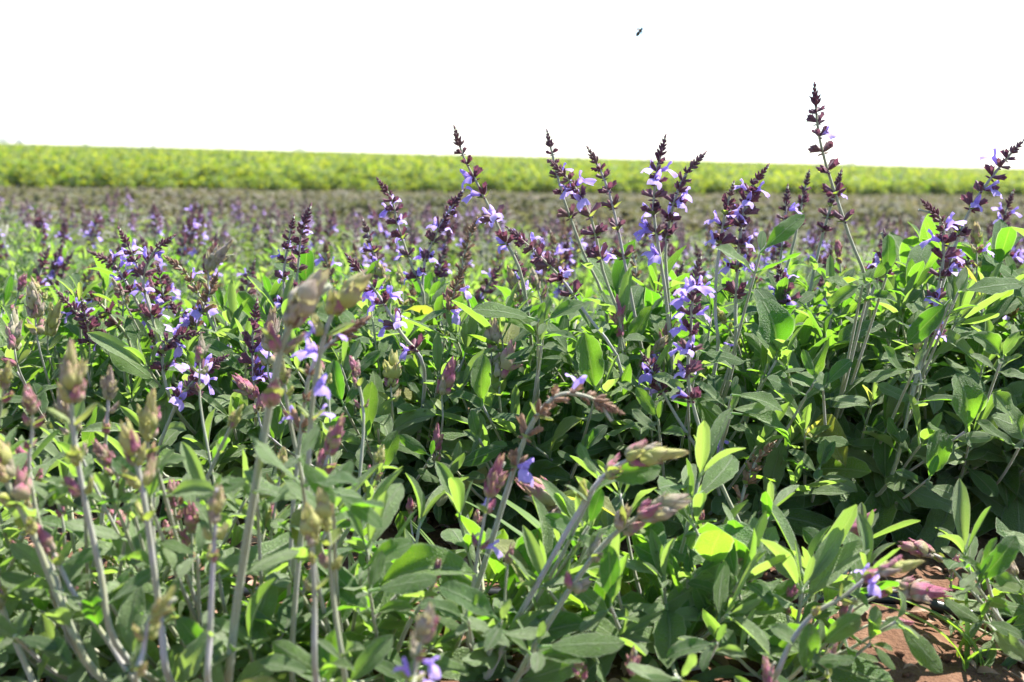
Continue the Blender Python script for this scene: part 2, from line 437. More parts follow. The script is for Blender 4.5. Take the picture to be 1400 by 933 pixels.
BUD_B = [bud_b(1, 5, .21, .06), bud_b(2, 4, .25, .2), bud_b(3, 6, .19, .3), bud_b(4, 4, .28, .4), bud_b(5, 6, .22, .5)]
BUDS = [b.mesh('bud_shape', [M_BUD]) for b in BUD_B]
BUDS_CREAM = [b.mesh('cream_bud_shape', [M_BUD_CREAM]) for b in BUD_B]
BUDS_PINK = [b.mesh('pink_bud_shape', [M_BUD_PINK]) for b in BUD_B]

# ------------------------------------------------------------------ terrain
EDGE0, EDGEK = 36.0, 0.70
def edge_y(x): return max(20.0, min(95.0, EDGE0 + EDGEK * x))
def sstep(a, b, x):
    t = min(1, max(0, (x - a) / (b - a))); return t * t * (3 - 2 * t)
CREST = 180.0
def gz(x, y):
    ye = edge_y(x)
    z = -0.5 * sstep(6.0, ye, y) if y < ye else -0.5 + 1.15 * min(1., (y - ye) / max(20, CREST - ye))
    if y > CREST: z = 0.65 - 0.65 * sstep(CREST, CREST + 160, y)
    return z
def soil(x, y):
    """near-ground relief: raised rows, furrows and clods"""
    if y > 8: return gz(x, y)
    a = max(0., 1 - max(0, y - 4) / 4)
    z = 0.030 * noise.noise(Vector((x * 2.1, y * 2.1, 1.))) + 0.016 * noise.noise(Vector((x * 8, y * 8, 4.))) + 0.010 * noise.noise(Vector((x * 24, y * 24, 9.))) + 0.005 * noise.noise(Vector((x * 60, y * 60, 2.)))
    return gz(x, y) + z * a

def soil_material():
    m, t = mat_new('soil')
    tc = N(t, 'ShaderNodeTexCoord')
    def nz(scale, det=6.):
        n = N(t, 'ShaderNodeTexNoise'); n.inputs['Scale'].default_value = scale; n.inputs['Detail'].default_value = det
        t.links.new(tc.outputs['Object'], n.inputs[0]); return n.outputs[0]
    a, b, c = nz(3.), nz(38.), nz(190.)
    col = mixc(t, mapr(t, a, 0.35, 0.65), (0.085, 0.042, 0.026), (0.15, 0.078, 0.046))
    col = mixc(t, math_n(t, 'MULTIPLY', mapr(t, b, 0.45, 0.7), 0.6), col, (0.21, 0.125, 0.08))
    col = mixc(t, math_n(t, 'MULTIPLY', mapr(t, c, 0.5, 0.75), 0.5), col, (0.05, 0.028, 0.018))
    h = math_n(t, 'ADD', math_n(t, 'MULTIPLY', b, 0.7), math_n(t, 'MULTIPLY', c, 0.45))
    surf(t, col, 0.9, 0.15, bump=h, bs=0.9, bd=0.012)
    return m
M_SOIL = soil_material()

ys = list(np.arange(0.2, 3.0, 0.022)) + list(3.0 + 5.0 * np.linspace(0, 1, 45)[1:] ** 1.3) + list(np.linspace(8.6, 60, 50)) + list(np.linspace(63, 200, 40)) + list(np.linspace(210, 360, 16)) + [500, 900, 1600, 2400]
ys = [-40., -5., -1., -.3] + ys
xp = list(np.arange(0, 1.25, 0.022)) + list(1.25 + np.linspace(0.03, 1, 40) ** 2.2 * 120) + [180, 300, 700, 1500, 2400]
xs = [-v for v in reversed(xp[1:])] + xp
V = np.array([(x, y, soil(x, y)) for y in ys for x in xs], np.float32)
nx = len(xs); ii, jj = np.meshgrid(np.arange(nx - 1), np.arange(len(ys) - 1)); a0 = (jj * nx + ii).ravel()
F = np.stack([a0, a0 + 1, a0 + nx + 1, a0 + nx], 1)
g = obj('ground', np_mesh('ground', V, F, [M_SOIL], True)); tag(g, kind='structure')

# ------------------------------------------------------------------ sage plants
def catmull(pts, per=4):
    q = [pts[0] * 2 - pts[1]] + list(pts) + [pts[-1] * 2 - pts[-2]]
    out = []
    for k in range(1, len(q) - 2):
        a, b, c, d = q[k - 1:k + 3]
        for i in range(per):
            t = i / per
            out.append(0.5 * ((2 * b) + (c - a) * t + (2 * a - 5 * b + 4 * c - d) * t * t + (3 * b - a - 3 * c + d) * t ** 3))
    out.append(pts[-1].copy())
    return out
def path_len(p): return sum((p[i + 1] - p[i]).length for i in range(len(p) - 1))
def at_len(p, s):
    """point and tangent at arc length s"""
    for i in range(len(p) - 1):
        l = (p[i + 1] - p[i]).length
        if s <= l or i == len(p) - 2:
            return p[i].lerp(p[i + 1], min(max(s / max(l, 1e-9), 0), 1)), (p[i + 1] - p[i]).normalized()
        s -= l
def frame(p, T, az):
    ref = Vector((0, 0, 1)) if abs(T.z) < 0.95 else Vector((0, 1, 0))
    a = ref.cross(T).normalized(); b = T.cross(a)
    S = a * math.cos(az) + b * math.sin(az)
    return S
def leaf_mat(p, D, up, L, roll=0., wide=1.):
    D = D.normalized(); Z = (up - D * up.dot(D))
    Z = Z.normalized() if Z.length > 1e-4 else D.orthogonal().normalized()
    Y = Z.cross(D)
    m = Matrix((D * L, Y * L * wide, Z * L)).transposed().to_4x4()
    m = m @ Matrix.Rotation(roll, 4, 'X')
    m.translation = p
    return m
def zmat(p, T, s, az):
    """+Z along T, uniform scale s, spun by az"""
    q = Vector((0, 0, 1)).rotation_difference(T.normalized()).to_matrix().to_4x4()
    return Matrix.Translation(p) @ q @ Matrix.Rotation(az, 4, 'Z') @ Matrix.Diagonal((s, s, s, 1))

class Plant:
    def __init__(s, loc, seed, pale=0.3):
        s.root = empty('sage_plant', loc); s.o = Vector(loc); s.r = random.Random(seed); s.nleaf = 0; s.pale = pale; s.more = []
    def L(s, p): return p - s.o
    def stem_mesh(s, name, path, r0, r1, per=1):
        K = len(path); mb = MB()
        mb.tube(path, [(1 + .035 * math.sin(k * 2.4 + r0 * 9e3)) * (r0 + (r1 - r0) * (k / (K - 1)) ** 0.8) for k in range(K)], 6)
        return obj(name, mb.mesh('stem', [M_STEM]), s.root)
    def leaf(s, parent, p, D, up, L, kind=None, roll=None, wide=1., name='leaf'):
        r = s.r
        if kind is None: kind = LEAVES_PALE if r.random() < s.pale else LEAVES
        if s.nleaf >= 296:          # past the limit for single leaves: real leaves, joined into one part
            s.more.append((LOWLEAF[r.randrange(3)], leaf_mat(p, D, up, L, r.uniform(-.35, .35) if roll is None else roll, wide)))
            return None
        s.nleaf += 1
        return obj(name, r.choice(kind), parent, leaf_mat(p, D, up, L, r.uniform(-.35, .35) if roll is None else roll, wide))
    def pair(s, parent, path, at, az, L, ang, kind=None, droop=0.0):
        p, T = at_len(path, at); r = s.r
        for k in range(2):
            S = frame(p, T, az + k * math.pi + r.uniform(-.25, .25))
            a = ang + r.uniform(-.25, .25)
            D = S * math.cos(a) + T * math.sin(a) + Vector((0, 0, -droop))
            s.leaf(parent, p, D, T + Vector((0, 0, .4)) + Vector((r.uniform(-.3, .3), r.uniform(-.3, .3), 0)), L * r.uniform(.6, 1.2), kind)
    def finish(s):
        if not s.more: return
        mb = MB()
        for b, m in s.more: mb.add(b, m)
        tag(obj('foliage', mb.mesh('inner_foliage', [M_LEAF_IN]), s.root), kind='stuff')
    def shoot(s, end, start=None, leaf=0.062, gap=0.030, bare=0.3, tip=True, rad=0.0028, tipkind=None, top_bud=None):
        """leafy shoot from the plant's base to a point (world), opposite leaf pairs, small upright rosette"""
        r = s.r
        e = s.L(end); b = Vector((r.uniform(-.03, .03), r.uniform(-.03, .03), -0.012)) if start is None else s.L(start)
        mid = b.lerp(e, 0.5) + Vector((0, 0, -0.0)) + Vector((e.x - b.x, e.y - b.y, 0)) * 0.12
        path = catmull([b, mid, e], 5)
        st = s.stem_mesh('leafy_shoot', path, rad, rad * .55)
        ln = path_len(path); pos = ln * bare + r.uniform(0, gap); az = r.uniform(0, 3.14)
        while pos < ln - 0.008:
            f = (pos - ln * bare) / max(ln * (1 - bare), 1e-3)
            s.pair(st, path, pos, az, leaf * (1.08 - 0.5 * f * f), 0.02 + 0.72 * f, None, 0.20 * (1 - f))
            az += math.pi / 2 + r.uniform(-.2, .2); pos += gap * r.uniform(.8, 1.25)
        if tip:
            for k in range(2):
                s.pair(st, path, ln - 0.001 - .004 * k, az + k * 1.57, leaf * (0.50 + .22 * k), 1.15 - .2 * k, NARROW)
        if top_bud is not None:
            p, T = at_len(path, ln)
            obj('bud', s.r.choice(top_bud[0]), st, zmat(p, T, top_bud[1], r.uniform(0, 6)))
        return st, path
    def flower(s, parent, p, T, az, size=0.0145):
        S = frame(p, T, az); a = s.r.uniform(.15, .65)
        D = S * math.cos(a) + T * math.sin(a)
        m = leaf_mat(p + D * 0.0075, D, T + Vector((0, 0, .5)), size * s.r.uniform(.85, 1.15), s.r.uniform(-.4, .4))
        obj('flower', s.r.choice(FLOWERS), parent, m)
    def spike(s, pts, kind='flower', n=7, flowers=0.5, tip=0.030, gap0=0.010, grow=1.22, scale=1.12, rad=0.0032, leaves=True, start=None, bud=0.04, join=True, lf=0.062):
        """flowering stem: world points from the tip DOWN; continues to the plant's base"""
        r = s.r; q = [s.L(Vector(p)) for p in pts]; q.reverse()
        if join:
            b = Vector((r.uniform(-.04, .04), r.uniform(-.04, .04), -0.01))
            low = q[0]
            q = [b, b.lerp(low, 0.5) + Vector((low.x - b.x, low.y - b.y, 0)) * 0.10] + q
        path = catmull(q, 4); ln = path_len(path)
        st = s.stem_mesh('flower_stem', path, rad, rad * 0.5)
        az = r.uniform(0, 3)
        if kind in ('flower', 'dry'):
            wl, tl = (WHORLS, TIPS) if kind == 'flower' else (WHORLS_DRY, TIPS_DRY)
            p, T = at_len(path, ln - tip * .75)
            obj('spike_tip', r.choice(tl), st, zmat(p, T, tip, r.uniform(0, 6)))
            pos = tip * .75 + gap0 * .7; gap = gap0
            for k in range(n):
                if pos > ln - .03: break
                p, T = at_len(path, ln - pos)
                sc_ = scale * (0.62 + 0.38 * min(1, k / 3.)) * r.uniform(.9, 1.12)
                az += math.pi / 2 + r.uniform(-.25, .25)
                obj('calyx_whorl', r.choice(wl), st, zmat(p, T, sc_, az))
                if flowers and k >= 1:
                    nf = sum(r.random() < flowers * .62 for _ in range(5))
                    for _ in range(nf): s.flower(st, p, T, az + r.choice((0, math.pi)) + r.uniform(-1.1, 1.1), 0.0175 * scale)
                if k >= n - 3:
                    for h in range(2):
                        S = frame(p, T, az + h * math.pi)
                        obj('bract', r.choice(BRACT), st, leaf_mat(p - T * .003, S * .9 + T * .35, T, 0.014 * scale * r.uniform(.7, 1.2), 0))
                pos += gap; gap *= grow * r.uniform(.9, 1.15)
        else:                       # closed terminal bud with bract cups below
            p, T = at_len(path, ln - bud * .75)
            bl = (BUDS if r.random() < .8 else BUDS_CREAM) if kind == 'bud' else BUDS_PINK; bud *= 1.12 if kind == 'bud' else 1.1
            obj('bud', r.choice(bl), st, zmat(p, T, bud * .82, r.uniform(0, 6)))
            for k in range(2 if bud > .02 and n else 0):       # ragged collar of papery bracts stacked under the tip
                p, T = at_len(path, ln - bud * (.62 + .28 * k))
                for h in range(4):
                    S = frame(p, T, az + h * math.pi / 2 + k * .8 + r.uniform(-.3, .3))
                    q = r.random(); sz = bud * r.uniform(.34, .52)
                    if q < .8: obj('bud', r.choice((bl, bl, bl, BUDS_CREAM, BUDS_PINK)[r.randrange(5)]), st, zmat(p + S * bud * .05, S * r.uniform(.25, .6) + T, sz, r.uniform(0, 6)))
                    elif q < .92: obj('bract', r.choice(BRACT), st, leaf_mat(p, S * .6 + T * .8, T, sz * .8, 0))
            pos = bud * 1.35
            for k in range(n):
                if pos > ln - .04: break
                p, T = at_len(path, ln - pos); az += math.pi / 2
                for h in range(2):
                    S = frame(p, T, az + h * math.pi); z = bud * (.72 - .1 * k) * r.uniform(.7, 1.15)
                    if r.random() < .8:
                        obj('bract', r.choice(BRACT), st, leaf_mat(p, S * .75 + T * .55, T, z * 0.8, 0))
                    if r.random() < .7: obj('bud', r.choice(bl if r.random() < .6 else BUDS_PINK), st, zmat(p + S * .003, S * .6 + T * 1.0, z * .75, r.uniform(0, 6)))
                    if flowers and r.random() < flowers: s.flower(st, p, T, az + h * math.pi + .5)
                pos += bud * r.uniform(.55, .95)
        if leaves:                  # stem leaves in distant pairs below the flowers
            pos += r.uniform(.035, .06); L = lf * .8
            while pos < ln * .86:
                s.pair(st, path, ln - pos, az, L, .45, None, .1)
                az += math.pi / 2; pos += r.uniform(.05, .075); L = min(lf * 1.2, L * 1.3)
        return st, path

GOLD = 2.399963
def bush(pl, n, rad, h, leaf, top_jit=0.05, squash=1.0, bare=0.35, gap=0.03, floor=.05):
    """fill a plant with leafy shoots that form an uneven dome, the ones towards the viewer first"""
    r = pl.r; ends = []
    for k in range(n):
        f = math.sqrt((k + .5) / n); a = k * GOLD + r.uniform(-.3, .3)
        rr = rad * f * r.uniform(.85, 1.1)
        z = h * (1 - 0.55 * f ** 2.8) * r.uniform(.80, 1.1) + r.uniform(-top_jit, top_jit) * .5
        ends.append(Vector((rr * math.cos(a), rr * math.sin(a) * squash, max(z, floor))))
    ends.sort(key=lambda e: e.y - .8 * e.z)
    for e in ends:
        pl.shoot(pl.o + e, leaf=leaf * r.uniform(.8, 1.2), gap=gap, bare=bare * r.uniform(.6, 1.1) + (.10 if floor > .06 and e.z < h * .5 else 0))
    pl.finish()

# --- the big bushy row in focus: roots about 1.85 m away
MAIN = []
main_spec = [  # photo x of root, depth, radius, height, shoots, leaf length
    (-60, 1.95, .27, .26, 20, .055, 'low bushy sage plant beside the one with a fan of violet spikes, mostly leaves'),
    (150, 1.95, .27, .27, 23, .055, 'sage plant carrying a fan of five short violet spikes'),
    (350, 1.92, .26, .25, 22, .058, 'sage plant with twin dark violet spikes behind the fat green buds'),
    (545, 1.88, .26, .27, 24, .062, 'leafy sage plant with pink buds tucked among upright bright leaves'),
    (735, 1.86, .26, .275, 25, .066, 'tall sage plant with a leaning spike and spikes reaching over the horizon'),
    (930, 1.84, .27, .29, 26, .068, 'sage plant with the thickest cluster of open violet flower spikes'),
    (1120, 1.86, .26, .315, 26, .068, 'sage plant bearing the single tallest spike against the sky'),
    (1310, 1.86, .25, .34, 26, .070, 'broad leaved sage plant with forked woody stem and leaning lilac spike'),
    (1500, 1.84, .26, .33, 20, .070, 'broad leaved sage plant beside the one with the forked woody stem'),
]
for k, (px, d, rad, h, n, lf, lab) in enumerate(main_spec):
    x = P(px, 700, d).x
    pl = Plant(Vector((x, d, soil(x, d))), 100 + k, pale=0.6 if px > 1250 else 0.32)
    tag(pl.root, lab, 'sage plant', 'sage plants of the second row')
    MAIN.append(pl)

FRONT = []
front_spec = [
    (-70, 1.16, .17, .20, 7, .060, 'front row sage plant with crossing grey stalks beside the stubby upright buds'),
    (120, 1.18, .17, .20, 8, .060, 'front row sage plant with two upright stalks topped by stubby buds'),
    (320, 1.16, .17, .18, 8, .062, 'front row sage plant with the thick stalk ending in fat yellow green buds'),
    (500, 1.18, .13, .12, 6, .066, 'front row sage plant with a young leaf rosette beside the dark gap'),
    (690, 1.20, .13, .10, 5, .066, 'front row sage plant with three slanting stalks and pale closed buds'),
    (900, 1.26, .15, .15, 9, .066, 'low front row sage plant with upright bright leaves and small pink buds'),
    (1060, 1.24, .12, .13, 7, .066, 'low front row sage plant with a leaning violet flower stem'),
    (1395, 1.36, .11, .13, 4, .070, 'small sparse sage plant beside the patch of bare red soil'),
]
for k, (px, d, rad, h, n, lf, lab) in enumerate(front_spec):
    x = P(px, 900, d).x
    pl = Plant(Vector((x, d, soil(x, d))), 200 + k, pale=0.85 if px < 450 else .45)
    tag(pl.root, lab, 'sage plant', 'sage plants of the front row')
    FRONT.append(pl)

def near(lst, pts):
    p = pts[-1]
    return min(lst, key=lambda q: (q.o.x - p.x) ** 2 + 0.3 * (q.o.y - p.y) ** 2)

def SPK(lst, d, pix, dd=0.0, **k):
    """a stem whose course is read off the photograph; dd = depth gained towards the tip"""
    n = len(pix)
    pts = [P(x, y, d + dd * (1 - i / max(1, n - 1))) for i, (x, y) in enumerate(pix)]
    pl = near(lst, pts)
    if d > 1.78 and 'scale' not in k: k['scale'] = .92; k['grow'] = 1.28; k['flowers'] = k.get('flowers', .3) * .75
    return pl.spike(pts, **k)

# flower spikes of the second row (tip first)
SPK(MAIN, 1.74, [(1114, 117), (1117, 165), (1124, 205), (1137, 250), (1160, 320), (1190, 420)], n=7, flowers=.22, tip=.036, gap0=.014)
SPK(MAIN, 1.74, [(622, 175), (634, 215), (658, 262), (688, 325), (716, 390)], n=6, flowers=.22, tip=.034, gap0=.016)
SPK(MAIN, 1.80, [(748, 180), (756, 215), (770, 270), (795, 340), (830, 440)], n=5, flowers=.25, tip=.030, gap0=.014)
SPK(MAIN, 1.70, [(752, 222), (785, 255), (810, 305), (824, 370), (848, 470)], n=6, flowers=.25, tip=.036, gap0=.013)
SPK(MAIN, 1.78, [(804, 203), (826, 245), (842, 300), (862, 400), (876, 470)], n=6, flowers=.2, tip=.032, gap0=.014)
SPK(MAIN, 1.70, [(910, 188), (898, 235), (894, 290), (903, 355), (912, 420)], n=7, flowers=.45, tip=.034, gap0=.013, grow=1.15)
SPK(MAIN, 1.76, [(963, 211), (938, 238), (921, 280), (910, 340), (915, 420)], n=6, flowers=.4, tip=.036, gap0=.013)
SPK(MAIN, 1.68, [(1050, 228), (1025, 262), (1012, 320), (1006, 410), (1002, 500)], n=8, flowers=.5, tip=.030, gap0=.012)
SPK(MAIN, 1.66, [(1003, 250), (990, 300), (980, 370), (978, 430), (980, 490)], n=4, flowers=.3, tip=.024, gap0=.014)
SPK(MAIN, 1.44, [(958, 350), (948, 400), (944, 460), (941, 520), (958, 590), (985, 660), (1022, 745)], n=8, flowers=.5, tip=.032, gap0=.0105, grow=1.2, scale=1.05, leaves=False)
SPK(MAIN, 1.64, [(694, 312), (730, 343), (768, 382), (798, 425), (850, 510)], n=6, flowers=.4, tip=.030, gap0=.012, grow=1.25)
SPK(MAIN, 1.68, [(1399, 192), (1372, 222), (1335, 272), (1310, 325), (1285, 400), (1265, 470)], n=7, flowers=.35, tip=.030, gap0=.014)
SPK(MAIN, 1.60, [(1256, 287), (1286, 300), (1290, 350), (1278, 420), (1252, 520), (1215, 660)], n=7, flowers=.4, tip=.036, gap0=.012)
SPK(MAIN, 2.10, [(1385, 262), (1372, 305), (1378, 360), (1383, 420)], n=7, flowers=.35, tip=.03)
SPK(MAIN, 2.05, [(1106, 235), (1098, 270), (1086, 330), (1068, 410)], n=5, flowers=.2, tip=.03)
SPK(MAIN, 2.0, [(1077, 255), (1074, 290), (1068, 350), (1060, 420)], n=5, flowers=.3, tip=.03)
SPK(MAIN, 1.9, [(1150, 235), (1138, 275), (1120, 340), (1105, 420)], n=5, flowers=.1, tip=.03)
SPK(MAIN, 1.9, [(634, 260), (612, 292), (592, 330), (578, 380)], n=6, flowers=.35, tip=.034)
SPK(MAIN, 1.88, [(516, 246), (535, 272), (546, 315), (565, 370), (580, 420)], n=7, flowers=.5, tip=.03)
SPK(MAIN, 2.0, [(496, 300), (508, 335), (520, 380), (530, 430)], n=5, flowers=.3, tip=.03)
SPK(MAIN, 1.95, [(652, 300), (640, 330), (632, 375), (640, 440)], n=6, flowers=.25, tip=.03, kind='dry')
SPK(MAIN, 1.95, [(620, 395), (613, 420), (610, 460), (612, 500)], n=5, flowers=.3, tip=.03)
SPK(MAIN, 1.95, [(705, 345), (712, 375), (716, 410), (722, 450)], n=5, flowers=.3, tip=.02)
SPK(MAIN, 1.60, [(474, 350), (495, 375), (518, 405), (548, 455), (580, 505)], n=5, flowers=.45, tip=.032, gap0=.018)
SPK(MAIN, 1.85, [(163, 313), (183, 352), (198, 395), (215, 450), (240, 520)], n=8, flowers=.5, tip=.03)
SPK(MAIN, 1.86, [(122, 345), (155, 362), (180, 400), (205, 450), (235, 520)], n=7, flowers=.4, tip=.03)
SPK(MAIN, 1.80, [(238, 324), (210, 345), (196, 385), (207, 430), (225, 490)], n=7, flowers=.45, tip=.03)
SPK(MAIN, 1.80, [(78, 398), (103, 425), (130, 450), (170, 500)], n=5, flowers=.3, tip=.03)
SPK(MAIN, 1.9, [(92, 400), (125, 408), (150, 430), (180, 480)], n=5, flowers=.3, tip=.03)
SPK(MAIN, 1.82, [(425, 282), (412, 320), (408, 360), (402, 420), (400, 480)], n=7, flowers=.25, tip=.036)
SPK(MAIN, 1.84, [(402, 296), (394, 335), (388, 375), (390, 440)], n=6, flowers=.5, tip=.026)
SPK(MAIN, 1.84, [(226, 352), (250, 370), (270, 400), (300, 470)], n=4, flowers=.1, tip=.03, kind='dry')
SPK(MAIN, 1.7, [(276, 456), (245, 460), (222, 480), (235, 550)], n=5, flowers=.4, tip=.03)
SPK(MAIN, 1.55, [(312, 492), (285, 500), (258, 530), (238, 560), (215, 640)], n=5, flowers=.5, tip=.026)
SPK(MAIN, 1.62, [(352, 412), (348, 440), (345, 480), (350, 560)], n=6, flowers=.45, tip=.03)
SPK(MAIN, 1.62, [(876, 482), (890, 505), (905, 535), (925, 570), (965, 640)], n=4, flowers=.25, tip=.02)
SPK(MAIN, 1.52, [(1060, 605), (1038, 625), (1022, 655), (1005, 700)], n=5, flowers=0, tip=.024, kind='dry')
SPK(MAIN, 1.60, [(968, 578), (978, 590), (960, 620), (985, 680)], n=2, flowers=.5, tip=.012)
SPK(MAIN, 1.7, [(1205, 318), (1212, 340), (1205, 370), (1180, 440)], n=4, flowers=.1, tip=.03)
SPK(MAIN, 2.0, [(1330, 330), (1325, 350), (1320, 390), (1318, 440)], n=5, flowers=.2, tip=.03)
SPK(MAIN, 2.1, [(860, 330), (868, 360), (872, 400), (880, 460)], n=5, flowers=.1, tip=.02, kind='dry')
# closed buds in the second row
for (x, y, x2, y2, d, kd, b) in [(628, 498, 605, 535, 1.58, 'pink', .040), (597, 585, 597, 625, 1.55, 'pink', .026), (722, 493, 688, 505, 1.60, 'pink', .042),
                                 (372, 428, 368, 480, 1.5, 'bud', .038), (550, 490, 535, 515, 1.6, 'bud', .036), (318, 520, 350, 545, 1.5, 'pink', .032),
                                 (562, 682, 562, 715, 1.5, 'pink', .018), (320, 348, 290, 360, 1.9, 'bud', .042), (95, 433, 70, 445, 1.8, 'bud', .04),
                                 (1256, 463, 1252, 490, 1.58, 'bud', .016), (680, 440, 672, 480, 1.7, 'bud', .036), (845, 410, 846, 440, 1.7, 'pink', .03),
                                 (46, 390, 48, 430, 1.75, 'bud', .04), (15, 430, 20, 460, 1.6, 'bud', .04)]:
    SPK(MAIN, d, [(x, y), (x2, y2), (x2 + (x2 - x) * .3 + 6, y2 + 50)], kind=kd, n=1, flowers=0, bud=b * 1.15, rad=.002)

for (x, y, x2, y2, d) in [(655, 700, 650, 730, 1.3), (800, 760, 808, 790, 1.3), (960, 700, 955, 730, 1.4), (1090, 800, 1075, 830, 1.2), (1150, 890, 1130, 910, 1.1), (1165, 825, 1150, 850, 1.2),
                          (1060, 905, 1050, 925, 1.02), (870, 890, 865, 915, 1.05), (785, 880, 790, 905, 1.05), (1310, 760, 1300, 790, 1.4), (480, 690, 470, 720, 1.3), (240, 660, 245, 690, 1.2), (70, 660, 80, 690, 1.1)]:
    SPK(FRONT, d, [(x, y), (x2, y2), (x2 + 8, y2 + 50)], kind='pink', n=1, flowers=0, bud=.022 + .012 * ((x * 7 + y) % 5) / 5, rad=.0021)
# stalks of the front row
SPK(FRONT, .98, [(452, 390), (408, 428), (384, 480), (362, 590), (340, 720), (322, 840), (312, 930)], kind='bud', n=2, flowers=0, bud=.046, rad=.0052, lf=.055)
SPK(FRONT, 1.05, [(505, 386), (462, 418), (441, 470), (426, 560), (420, 660), (405, 800), (400, 930)], kind='bud', n=3, flowers=.5, bud=.042, rad=.0036)
SPK(FRONT, 1.12, [(502, 440), (462, 462), (430, 495), (415, 560), (400, 700), (390, 850)], kind='dry', n=5, flowers=.12, tip=.04, gap0=.016, rad=.003, scale=.9)
SPK(FRONT, .96, [(97, 480), (97, 545), (103, 610), (117, 690), (137, 780), (158, 880)], kind='bud', n=3, flowers=0, bud=.040, rad=.0036)
SPK(FRONT, .96, [(170, 580), (186, 630), (198, 690), (208, 760), (220, 850), (232, 930)], kind='bud', n=2, flowers=0, bud=.034, rad=.004)
SPK(FRONT, 1.02, [(206, 543), (202, 610), (205, 680), (212, 760), (225, 880)], kind='bud', n=2, flowers=0, bud=.036, rad=.003)
SPK(FRONT, .90, [(297, 668), (294, 720), (290, 790), (287, 870), (285, 940)], kind='bud', n=2, flowers=0, bud=.026, rad=.0034)
SPK(FRONT, .92, [(424, 695), (427, 750), (430, 820), (432, 930)], kind='bud', n=2, flowers=0, bud=.028, rad=.0036)
SPK(FRONT, .95, [(440, 672), (450, 740), (456, 820), (472, 930)], kind='bud', n=2, flowers=0, bud=.030, rad=.0034)
SPK(FRONT, .84, [(590, 832), (575, 880), (566, 920), (560, 960)], kind='bud', n=2, flowers=.7, bud=.026, rad=.003, leaves=False)
SPK(FRONT, .84, [(240, 818), (205, 848), (196, 890), (190, 940)], kind='bud', n=2, flowers=0, bud=.026, rad=.003, leaves=False)
SPK(FRONT, .97, [(-8, 590), (10, 660), (45, 730), (85, 830), (130, 920)], kind='bud', n=2, flowers=0, bud=.040, rad=.0042)
SPK(FRONT, 1.0, [(38, 530), (45, 580), (40, 640), (60, 740), (110, 880)], kind='pink', n=2, flowers=.4, bud=.022, rad=.0026)
SPK(FRONT, .98, [(48, 720), (75, 760), (100, 810), (150, 880), (190, 940)], kind='pink', n=1, flowers=0, bud=.026, rad=.003)
SPK(FRONT, 1.0, [(-20, 760), (10, 850), (40, 920), (60, 960)], kind='bud', n=1, flowers=0, bud=.03, rad=.004)
SPK(FRONT, 1.1, [(263, 690), (262, 740), (262, 800), (265, 890)], kind='pink', n=1, flowers=0, bud=.026, rad=.003)
SPK(FRONT, 1.1, [(465, 575), (450, 620), (430, 680), (400, 780)], kind='pink', n=1, flowers=0, bud=.034, rad=.0026)
SPK(FRONT, 1.16, [(836, 576), (815, 548), (775, 538), (748, 552), (722, 590), (700, 650), (672, 740), (640, 840), (612, 920)], kind='dry', n=6, flowers=.35, tip=.036, gap0=.014, rad=.0036)
SPK(FRONT, 1.12, [(690, 632), (672, 665), (660, 720), (648, 790), (640, 880)], kind='pink', n=2, flowers=.7, bud=.036, rad=.0024)
SPK(FRONT, 1.12, [(926, 626), (868, 626), (822, 655), (785, 710), (745, 780), (700, 860), (670, 920)], kind='bud', n=2, flowers=.2, bud=.046, rad=.0036)
SPK(FRONT, 1.08, [(936, 688), (882, 702), (832, 738), (790, 790), (745, 860), (705, 930)], kind='bud', n=3, flowers=0, bud=.042, rad=.0038)
SPK(FRONT, 1.06, [(1252, 772), (1195, 785), (1150, 818), (1112, 840), (1082, 878), (1060, 925)], kind='bud', n=3, flowers=.55, bud=.032, rad=.0032, leaves=False)
SPK(FRONT, 1.3, [(722, 650), (762, 690), (800, 690), (830, 760), (860, 850)], kind='pink', n=1, flowers=.3, bud=.056, rad=.0024)
SPK(FRONT, 1.3, [(924, 742), (932, 775), (945, 810), (950, 860)], kind='pink', n=0, flowers=0, bud=.028, rad=.0022)
SPK(FRONT, 1.26, [(1012, 760), (1006, 810), (990, 850), (985, 900)], kind='pink', n=1, flowers=0, bud=.036, rad=.0024)
SPK(FRONT, 1.3, [(868, 806), (874, 830), (880, 860), (885, 900)], kind='pink', n=0, flowers=0, bud=.024, rad=.002)
SPK(FRONT, 1.34, [(1196, 716), (1150, 735), (1120, 790), (1110, 860)], kind='pink', n=1, flowers=0, bud=.042, rad=.0024)
SPK(FRONT, 1.22, [(1288, 812), (1220, 808), (1160, 840), (1120, 890)], kind='pink', n=1, flowers=0, bud=.046, rad=.0026)
SPK(FRONT, 1.24, [(1240, 858), (1205, 850), (1160, 870), (1130, 910)], kind='pink', n=0, flowers=0, bud=.030, rad=.0024)
SPK(FRONT, 1.3, [(1232, 748), (1285, 762), (1320, 800), (1365, 850), (1395, 900)], kind='pink', n=1, flowers=0, bud=.036, rad=.0026)
SPK(FRONT, 1.3, [(1345, 775), (1385, 785), (1405, 840), (1400, 900)], kind='pink', n=1, flowers=0, bud=.036, rad=.0024)
SPK(FRONT, 1.15, [(698, 748), (692, 790), (690, 830), (690, 900)], kind='pink', n=0, flowers=0, bud=.022, rad=.002)
SPK(FRONT, 1.2, [(150, 712), (180, 715), (210, 740), (220, 820)], kind='pink', n=1, flowers=0, bud=.036, rad=.0022)

